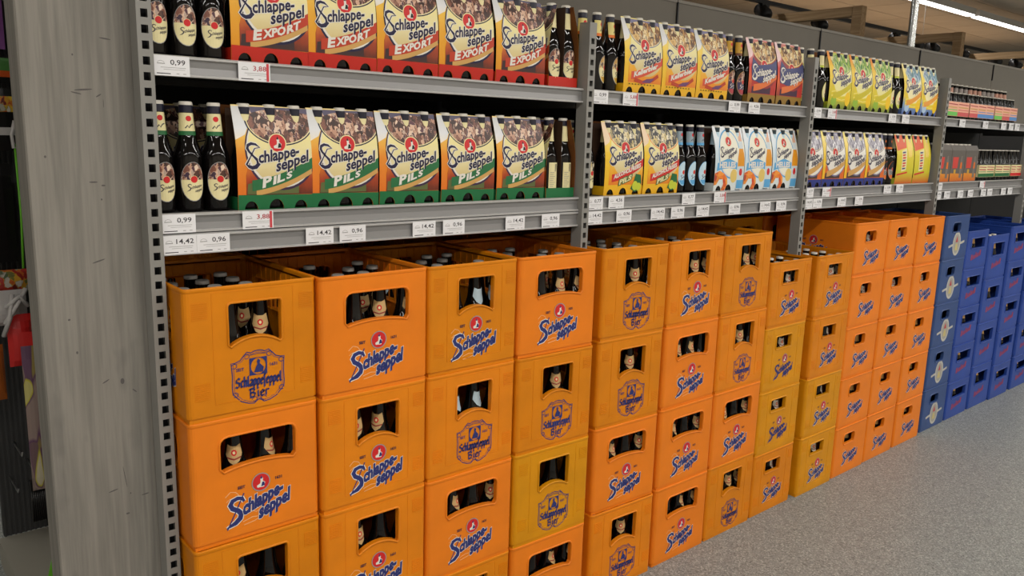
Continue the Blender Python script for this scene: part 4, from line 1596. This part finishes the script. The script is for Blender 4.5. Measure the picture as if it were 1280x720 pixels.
# bay 2, lower
packs('free', [1.432, 1.625], Z2, 'yellow carton with red ALKOHOLFREIES band', 'lower shelf, second bay', 'alcohol-free six-packs')
packs('helles', [2.026, 2.216, 2.408], Z2, 'pale blue carton with HELLES arch', 'lower shelf, second bay', 'pale blue six-packs')
for k, x in enumerate((1.8425, 1.9045, 1.9665)):
    bottle(x, .206, Z2, 'helles', f'{w3[k]} sky-blue labelled bottle from the yellow cartons, lower shelf', 'sky-blue labelled bottles', .15)
bottle(1.997, .335, Z2, 'helles', 'sky-blue bottle showing its plain back label, lower shelf', 'sky-blue labelled bottles', .5, None, True)
bottle(1.382, .215, Z2, 'free', 'cream-labelled bottle just past the second upright, lower shelf', 'cream-labelled bottles', .2)
bottle(1.425, .335, Z2, 'free', 'bottle with plain cream back label behind the yellow carton, lower shelf', 'cream-labelled bottles', .2, None, True)

# bay 3
packs('lemon', [2.790, 2.980, 3.170], Z1, 'lemon yellow carton with green leaves', 'upper shelf, third bay', 'lemon six-packs')
packs('alster', [3.486, 3.678], Z1, 'yellow carton with blue foot', 'upper shelf, third bay', 'blue-footed yellow six-packs')
bottle(2.7585, .206, Z1, 'lemon', 'lemon-labelled bottle just past the third upright, upper shelf', 'lemon bottles', .5)
for k, x in enumerate((3.3875, 3.4535)):
    bottle(x, .206, Z1, 'lemon', f'{w3[k]} lemon-labelled bottle between the two kinds of yellow carton', 'lemon bottles', .2)
for k, (x, y) in enumerate(((3.900, .24), (3.962, .33))):
    bottle(x, y, Z1, 'lemon', f'{w3[k]} bottle half hidden behind the fourth upright, upper shelf', 'lemon bottles', 0)
packs('town', [2.6115, 2.8020, 2.9925, 3.1830], Z2, 'orange carton with grey picture and blue base', 'lower shelf, third bay', 'blue-based six-packs')
for k, x in enumerate((3.4005, 3.4625)):
    bottle(x, .206, Z2, 'spice', f'{w3[k]} black bottle with orange label, lower shelf, third bay', 'orange-labelled black bottles', .1)


def vertical_pack():
    """yellow carton with upright lettering on a red and white label"""
    s = dict(STYLES['lemon'])
    ca = carton_mesh(YEL_RUN, KRAFT, INK_LIME).data('carton')
    a = Art((0, PW, 0.5, PH - 3.2))
    a.poly([(0, 236), (186, 236), (186, 0), (0, 0)], grad_mat('print_citrus_run', [(0, (206, 90, 30)), (.25, (206, 196, 40)), (.7, (226, 206, 50)), (1, (226, 216, 80))], 'Z', 0, .22))
    a.poly([(6, 160), (110, 176), (120, 236), (0, 236)], mat('print_vermilion', (222, 92, 50), .45, .35))
    a.poly([(54, 60), (104, 66), (110, 172), (56, 160)], INK_CREAM)
    for k in range(7):
        a.poly([(62, 70 + k * 13), (94 - (k % 2) * 8, 72 + k * 13), (98, 79 + k * 13), (64, 78 + k * 13)], INK_RED if k % 3 else SLATE)
    a.poly([(126, 130), (160, 132), (170, 190), (154, 236), (132, 236), (120, 180)], mat('print_glow', (244, 214, 110), .45, .35))
    a.poly([(10, 40), (120, 52), (122, 60), (10, 48)], INK_RED)
    return ca, a.to_mb(pack_map, PLEV, (), .00005, .0004).data('front_print')


PACK['citrus'] = vertical_pack()
STYLES['citrus'] = STYLES['lemon']
packs('citrus', [3.494, 3.688], Z2, 'citrus carton with red upright lettering', 'lower shelf, third bay', 'citrus six-packs')

# bay 4, lower: grey flame boxes and cream-banded clusters
GREYB = mat('box_slate', (98, 92, 86), .55, .3)
FLAME = grad_mat('print_flame_run', [(0, (200, 96, 20)), (1, (226, 150, 30))], 'Z', .0, .06, noise=.4)


def box_pack(x, z, label, group):
    r = link('bottle_box', None, None, shelf_pos(x, FRONT, z))
    r.scale = (K, K, K)
    tag(r, label, 'bottle box', group)
    mb = MB()
    w, h = .178, .196
    mb.bevbox(0, w, 0, .12, 0, h * .86, GREYB, .003)
    mb.mesh_part([(0, 0, h * .86), (w, 0, h * .86), (w, .12, h * .86), (0, .12, h * .86), (.0, .014, h), (w, .014, h), (w, .106, h), (0, .106, h)],
                 [(0, 1, 5, 4), (1, 2, 6, 5), (2, 3, 7, 6), (3, 0, 4, 7), (4, 5, 6, 7)], GREYB)
    mb.build('carton', r)
    a = Art()
    a.poly([(0, 2), (166, 2), (166, 42), (0, 46)], FLAME)
    a.poly([(22, 72), (86, 72), (92, 132), (18, 132)], mat('print_ember', (206, 66, 58), .45, .35))
    a.poly([(44, 44), (70, 44), (70, 66), (44, 66)], INK_GOLD)
    a.poly([(118, 20), (146, 20), (146, 96), (140, 138), (124, 138), (118, 96)], mat('print_smoke', (120, 110, 104), .45, .35))
    a.poly([(120, 70), (144, 70), (142, 104), (122, 104)], INK_ORANGE)
    a.to_mb(face_map, lift=.00005).build('front_print', r)
    for k in range(3):
        b = link('cap', CAP_W, r, (.03 + k * .058, .05, h - .2335))


for k in range(3):
    box_pack(3.952 + k * .181, Z2, f'slate box with orange foot and red patch, {ORD[k]} past the fourth upright', 'slate bottle boxes')

SLIM = MB()
SLIM.lathe([(r * .9, z * .92) for r, z in BPROF], 10, GLASS)
SLIM_ME = SLIM.data('bottle')
SC = MB()
SC.lathe([(r * .9, z * .92) for r, z in CPROF], 10, CAP)
SC_ME = SC.data('cap')


def band_pack(x, z, n, bands, label, group, board=INK_CREAM, low=None, zs=1.0, sz=(30, 105)):
    r = link('bottle_cluster', None, None, shelf_pos(x, FRONT, z))
    r.scale = (K, K, K)
    tag(r, label, 'bottle pack', group)
    w = n * .058
    mb = MB()
    z0, z1 = sz[0] / 1000, sz[1] / 1000
    mb.box(0, w, 0, .0015, z0, z1, board)
    mb.box(0, w, .0575, .059, z0, z1, board)
    mb.box(0, .0015, 0, .058, z0, z1, board)
    mb.box(w - .0015, w, 0, .058, z0, z1, board)
    mb.build('sleeve', r)
    a = Art()
    wm = w * 1000 / len(bands)
    for k, c in enumerate(bands):
        q = lambda t: sz[0] + (sz[1] - sz[0]) * t
        a.poly([(k * wm, q(.02)), ((k + 1) * wm, q(.02)), ((k + 1) * wm, q(.3)), (k * wm, q(.3))], c)
        a.ribbon([(k * wm + 6, q(.84)), ((k + 1) * wm - 6, q(.81))], 5, INK_REDFADE if low is None else low)
        a.ribbon([(k * wm + 8, q(.62)), ((k + 1) * wm - 10, q(.6))], 6, INK_TAN if low is None else low)
        a.ribbon([(k * wm + 6, q(.44)), ((k + 1) * wm - 6, q(.43))], 4, c)
    a.to_mb(face_map, lift=.00005).build('sleeve_print', r)
    for k in range(n):
        b = link('bottle', SLIM_ME, r, (.029 + .058 * k, .029, 0))
        b.scale = (1, 1, zs)
        link('cap', SC_ME, b)


PINK = mat('sleeve_pink', (236, 176, 150), .5, .3)
GR, RD, SB = mat('sleeve_green', (110, 196, 90), .5, .3), mat('sleeve_red', (206, 90, 90), .5, .3), mat('sleeve_blue', (90, 140, 200), .5, .3)
band_pack(3.985, Z1, 5, [GR, RD], 'pink-sleeved bottle pack with green and red foot, upper shelf past fourth upright', 'pink-sleeved bottle packs', PINK, None, .62, (14, 88))
band_pack(4.285, Z1, 6, [RD, SB, SB], 'pink-sleeved bottle pack with red and blue foot, middle of the fourth bay', 'pink-sleeved bottle packs', PINK, None, .62, (14, 88))
band_pack(4.645, Z1, 6, [GR, RD, SB], 'pink-sleeved bottle pack with green, red and blue foot, far end of fourth bay', 'pink-sleeved bottle packs', PINK, None, .62, (14, 88))
band_pack(4.522, Z2, 4, [INK_GREEN, INK_GREEN], 'cream-sleeved bottle pack beside the slate boxes', 'cream-sleeved bottle packs', INK_CREAM, INK_REDFADE, .79, (20, 88))
band_pack(4.770, Z2, 4, [INK_GREEN, INK_GREEN], 'cream-sleeved bottle pack near the fifth upright', 'cream-sleeved bottle packs', INK_CREAM, INK_REDFADE, .79, (20, 88))
band_pack(5.020, Z2, 3, [INK_RED, INK_RED], 'cream-sleeved bottle pack hidden behind the fifth upright', 'cream-sleeved bottle packs', INK_CREAM, INK_REDFADE, .79, (20, 88))

GREYNECK = [neck_mesh(mat('label_ash', (150, 140, 134), .45, .35), None, None), neck_mesh(mat('label_dusty_pink', (190, 140, 120), .45, .35), None, None)]
for k in range(18):
    b = link('beer_bottle', CRATE_GLASS, None, shelf_pos(4.032 + k * .0665, .315, Z1))
    b.scale = (.9, .9, .80)
    tag(b, f'{ORD[k]} slim bottle of the row behind the pink-sleeved packs, upper shelf', 'bottle', 'slim bottles behind the pink packs')
    link('cap', CAP_W, b)
    link('neck_label', GREYNECK[(k // 3) % 2], b)

# ================================================================== TIMBER POST AT THE LEFT
GREYWOOD = wood_mat('grey_washed_pine', (120, 116, 109), (139, 134, 126), (96, 93, 90))
tp = MB()
out = [(-.212, .134), (-.209, .130), (-.001, .130), (.001, .132), (.001, .222), (-.212, .222)]
tp.prism(out, 0, CEIL_Z, GREYWOOD)
tpo = tp.build('timber_post')
kn = MB()
KNOT = mat('wood_knot', (92, 88, 86), .8, .2)
ka = Art()
for kx, kz, w, h, a0 in ((-.105, 1.555, .034, .0022, .10), (-.118, 1.548, .020, .0016, -.2), (-.078, 1.545, .012, .0016, .6), (-.070, 1.53, .0012, .016, 0), (-.060, 1.655, .022, .0016, -.1),
                         (-.098, 1.375, .016, .002, 0), (-.080, 1.368, .008, .002, 0), (-.180, 1.425, .004, .004, 0), (-.098, 1.215, .026, .0018, .3), (-.085, 1.34, .003, .003, 0),
                         (-.100, .96, .016, .0016, .5), (-.068, .955, .008, .012, 0), (-.045, .93, .012, .0016, -.8), (-.150, 1.03, .004, .005, 0), (-.100, .715, .020, .0018, .2), (-.075, .74, .0016, .05, .12),
                         (-.066, .70, .003, .003, 0), (-.074, .655, .008, .003, 0), (-.036, .69, .016, .0016, .1), (-.120, 1.62, .003, .003, 0), (-.160, 1.10, .005, .003, .3)):
    ca_, sa_ = math.cos(a0), math.sin(a0)
    ka.poly([((kx + (p * ca_ - q * sa_) ) * 1000, (kz + (p * sa_ + q * ca_)) * 1000) for p, q in ellipse(0, 0, w / 2, h / 2 + .0006, 10)], KNOT)
ko = ka.to_mb(lambda u, v, d: (u, .130 - d, v), lift=0, base=.0002).build('knot_marks', tpo)
ko['kind'] = 'stuff'
tag(tpo, 'thick grey-washed timber post in front of the shelving end', 'post')

# ================================================================== HANGING GOODS BEHIND THE POST
PEG = mat('pegboard_grey', (62, 62, 62), .6, .3)
pr = link('display_stand', None, None, (0, 0, 0))
tag(pr, 'dark ribbed display stand with pale base deck behind the timber post', 'display stand')
mb = MB()
mb.box(-.152, .75, 1.40, 1.43, .09, 2.2, PEG)
for k in range(60):
    mb.box(-.150 + k * .015, -.144 + k * .015, 1.396, 1.40, .09, 2.2, PEG)
mb.build('back_panel', pr)
mb = MB()
mb.bevbox(-.170, .75, .93, 1.395, 0, .09, mat('deck_grey', (150, 146, 134), .6, .3), .004)
mb.build('base_deck', pr)
HOOKM = mat('hook_steel', (170, 170, 170), .3, .5, metal=.8)


def hook(x, z, y1=1.20):
    h = MB()
    h.tube([(x, 1.40, z), (x, y1 + .01, z), (x, y1, z + .015)], .003, HOOKM)
    h.build('hook', pr)


def pouch(name, x0, x1, z0, z1, y, cols, label, cat, depth=.03, ny=8):
    """soft hanging pack: pillow shape with a flat header; cols = [(from 0..1 height, material)]"""
    mb = MB()
    nx, nz = 6, ny
    def pt(i, j, s):
        u, v = i / nx, j / nz
        bulge = (math.sin(PI * u) ** .6) * (math.sin(PI * min(1, v * 1.05)) ** .6 if v < .95 else 0)
        return (x0 + (x1 - x0) * u, y - s * depth * .5 * bulge, z0 + (z1 - z0) * v)
    for j in range(nz):
        m = cols[0][1]
        for h, mm in cols:
            if (j + .5) / nz >= h:
                m = mm
        for i in range(nx):
            mb.face([pt(i, j, 1), pt(i + 1, j, 1), pt(i + 1, j + 1, 1), pt(i, j + 1, 1)], m, True)
            mb.face([pt(i, j + 1, -1), pt(i + 1, j + 1, -1), pt(i + 1, j, -1), pt(i, j, -1)], m, True)
    o = mb.build(name)
    tag(o, label, cat)
    return o


M_ = lambda n, c, r=.4: mat(n, c, r, .4)
PURP, LIME, REDB, WHIB, BLKB, YELB = M_('pack_purple', (120, 70, 130)), M_('pack_lime', (110, 190, 50)), M_('pack_red', (196, 36, 34)), M_('pack_white', (190, 186, 184)), M_('pack_black', (24, 22, 22), .3), M_('pack_yellow', (206, 190, 50))
MIXB = collage_mat('pack_multicolour', [(0, (200, 190, 180)), (.3, (190, 180, 40)), (.5, (90, 50, 90)), (.7, (150, 130, 120)), (1, (40, 36, 46))], 16, stretch=(2.0, 1, .5))
SWEET = collage_mat('pack_sweets', [(0, (60, 30, 26)), (.3, (180, 50, 40)), (.6, (206, 170, 50)), (.8, (70, 90, 60)), (1, (200, 190, 180))], 70)
HY = 1.27
pouch('hanging_card', -.20, -.046, 1.70, 1.95, HY, [(0, PURP)], 'purple hanging card high up behind the timber post', 'card', .012)
pouch('hanging_pack', -.20, -.036, 1.60, 1.675, HY, [(0, BLKB), (.3, M_('pack_orange', (190, 80, 30))), (.55, M_('pack_leaf', (70, 120, 60)))], 'small pack with rainbow header behind the timber post', 'pack', .02)
pouch('hanging_pack', -.21, -.036, 1.40, 1.585, HY - .02, [(0, BLKB), (.3, WHIB), (.38, BLKB), (.6, SWEET), (.85, BLKB)], 'black and white hanging pack behind the timber post', 'pack', .03)
pouch('hanging_pack', -.22, -.060, 1.055, 1.36, HY, [(0, BLKB), (.55, BLKB)], 'tall glossy black hanging pack behind the timber post', 'pack', .035)
lan = MB()
lan.tube([(-.040, HY - .06, 1.62), (-.030, HY - .06, 1.56), (-.038, HY - .06, 1.50), (-.028, HY - .06, 1.46)], .008, LIME)
tag(lan.build('lanyard'), 'bright green cord hanging behind the post', 'cord')
lan = MB()
lan.tube([(-.046, HY - .07, 1.50), (-.036, HY - .07, 1.46), (-.044, HY - .07, 1.41), (-.058, HY - .07, 1.41), (-.060, HY - .07, 1.45), (-.050, HY - .07, 1.49)], .005, WHIB)
tag(lan.build('string_loop'), 'white string loop hanging below the green cord', 'string')
for k, dx in enumerate((0, .014)):
    lan = MB()
    lan.tube([(-.046 + dx, HY - .02, 1.42), (-.045 + dx, HY - .02, 1.2), (-.052 + dx, HY - .02, 1.02)], .0035, LIME)
    tag(lan.build('thin_cord'), f'{ORD[k]} thin green cord beside the tall black pack', 'cord')
pouch('sweet_bag', -.19, -.040, .965, 1.035, HY - .03, [(0, SWEET)], 'small bag of colourful sweets behind the post', 'bag', .04)
pouch('plastic_bag', -.20, -.056, .865, .975, HY - .05, [(0, WHIB)], 'crumpled white plastic bag behind the post', 'bag', .06)
lan = MB()
for q in ([(-.125, HY - .10, .88), (-.095, HY - .11, .93), (-.062, HY - .10, .985)], [(-.120, HY - .10, .93), (-.085, HY - .115, .965), (-.060, HY - .10, .93)], [(-.130, HY - .09, .84), (-.112, HY - .11, .90), (-.100, HY - .10, .97)]):
    lan.tube(q, .007, WHIB)
ws_ = lan.build('bag_straps')
tag(ws_, 'twisted white straps across the plastic bag', 'straps', None, 'stuff')
pouch('red_pouch', -.118, -.048, .735, .90, HY - .07, [(0, REDB)], 'red pouch hanging below the white bag', 'pouch', .05)
pouch('gift_bag', -.092, -.030, .33, .85, HY - .11, [(0, MIXB), (.93, REDB)], 'tall yellow and purple patterned bag behind the post', 'bag', .03, 12)
pouch('slim_pack', -.165, -.126, .62, .80, HY - .02, [(0, M_('pack_brown', (150, 80, 30)))], 'slim orange-brown pack at the display edge', 'pack', .02)
br = MB()
for k in range(9):
    br.tube([(-.088 + k * .005, HY - .06, .32), (-.090 + k * .006, HY - .065, .205)], .0035, BLKB, 5)
br.box(-.092, -.040, HY - .075, HY - .05, .315, .345, BLKB)
tag(br.build('hanging_brush'), 'black bristle brush hanging low behind the post', 'brush')
for x, z in ((-.12, 1.955), (-.12, 1.68), (-.12, 1.59), (-.13, 1.365), (-.07, .905), (-.06, .855), (-.145, .805), (-.065, .35), (-.10, .42), (-.12, .30)):
    hook(x, z, 1.24)
sg = MB()
sg.mesh_part([(-.100, 1.0, .0905), (-.05, 1.0, .0905), (-.080, 1.0, .172), (-.100, 1.005, .0905), (-.05, 1.005, .0905), (-.080, 1.005, .172)], [(0, 1, 2), (5, 4, 3), (0, 2, 5, 3), (1, 4, 5, 2), (0, 3, 4, 1)], LIME)
tag(sg.build('lime_card'), 'lime green pointed card standing on the pale base deck', 'card')

# ================================================================== BEYOND THE SHELVING
BEAMW = wood_mat('warm_timber', (140, 114, 82), (168, 140, 106), (104, 82, 60), 'Y')
for k in range(4):
    x = 5.597 + 1.908 * k
    r = link('timber_portal', None, None, (x, 1.48 + .03 * k, 0))
    tag(r, f'brown timber post and crossbeam frame, {ORD[k]} beyond the shelving', 'timber frame', 'timber frames')
    p = MB()
    p.bevbox(-.076, 0, 0, .076, 0, 2.50, BEAMW, .004)
    p.build('post', r)
    b = MB()
    b.box(-.076, 0, .076, 2.6, 2.428, 2.498, BEAMW)
    b.build('crossbeam', r)
    p = MB()
    p.bevbox(-.076, 0, 2.52, 2.6, 0, 2.427, BEAMW, .004)
    p.build('rear_post', r)
tk = link('light_track', None, None, (0, 0, 0))
tag(tk, 'long black ceiling track beyond the shelving', 'light track')
t = MB()
t.box(2.0, 18, 2.18, 2.215, 2.555, 2.585, BLACKP)
t.build('rail', tk)
for k in range(6):
    t = MB()
    t.tube([(2.0 + k * 3.1, 2.2, 2.585), (2.0 + k * 3.1, 2.2, CEIL_Z)], .0025, LAMPH)
    t.build('suspension_rod', tk)


def spot(x, label):
    r = link('spotlight', None, None, (x, 2.198, 2.555))
    tag(r, label, 'spotlight', 'black track spotlights')
    a = MB()
    a.box(-.05, .05, -.018, .018, -.03, 0, BLACKP)
    a.build('adapter', r)
    a = MB()
    a.tube([(0, 0, -.03), (0, 0, -.06)], .008, BLACKP)
    a.build('arm', r)
    a = MB()
    a.lathe([(.044, 0), (.050, .01), (.050, .11), (.040, .135), (.02, .142)], 14, BLACKP)
    h = a.build('lamp_head', r, (.0, .035, -.035))
    h.rotation_euler = (math.radians(118), 0, math.radians(-25))
    a = MB()
    a.lathe([(.054, 0), (.054, .012)], 14, BLACKP)
    g = a.build('rim', h)


for k, x in enumerate((5.34, 6.20, 7.63, 8.08, 8.45, 9.21, 10.16, 10.81)):
    spot(x, f'{ORD[k]} black spotlight along the ceiling track')
pp = link('steel_pole', None, None, (5.54, 1.10, 0))
tag(pp, 'shiny steel pole rising behind the shelving', 'pole')
p = MB()
p.lathe([(.027, 0), (.027, CEIL_Z)], 16, CHROME)
p.build('tube', pp)
p = MB()
p.lathe([(.045, 0), (.045, .012)], 16, CHROME)
p.build('foot_plate', pp)

# unseen warm uplight trough, added behind the shelving to colour the ceiling
cv = link('added_uplight', None, None, (5.0, 3.6, 2.1))
tag(cv, 'added unseen warm uplight trough behind the shelving', 'added uplight')
c = MB()
c.box(0, 9, -.09, .09, -.06, -.04, LAMPH)
c.box(0, 9, -.09, -.08, -.04, .04, LAMPH)
c.box(0, 9, .08, .09, -.04, .04, LAMPH)
c.build('trough', cv)
for x in (0.3, 4.5, 8.7):
    c = MB()
    c.box(x - .03, x + .03, -.03, .03, -2.1, -.06, LAMPH)
    c.build('stand', cv)
ld = bpy.data.lights.new('uplight_area', 'AREA')
ld.shape = 'RECTANGLE'
ld.size, ld.size_y = 8.8, .12
ld.energy = WARM_W
ld.color = (1.0, .66, .38)
lo = link('uplight_area', ld, cv, (4.5, 0, -.02))
lo.rotation_euler = (PI, 0, 0)
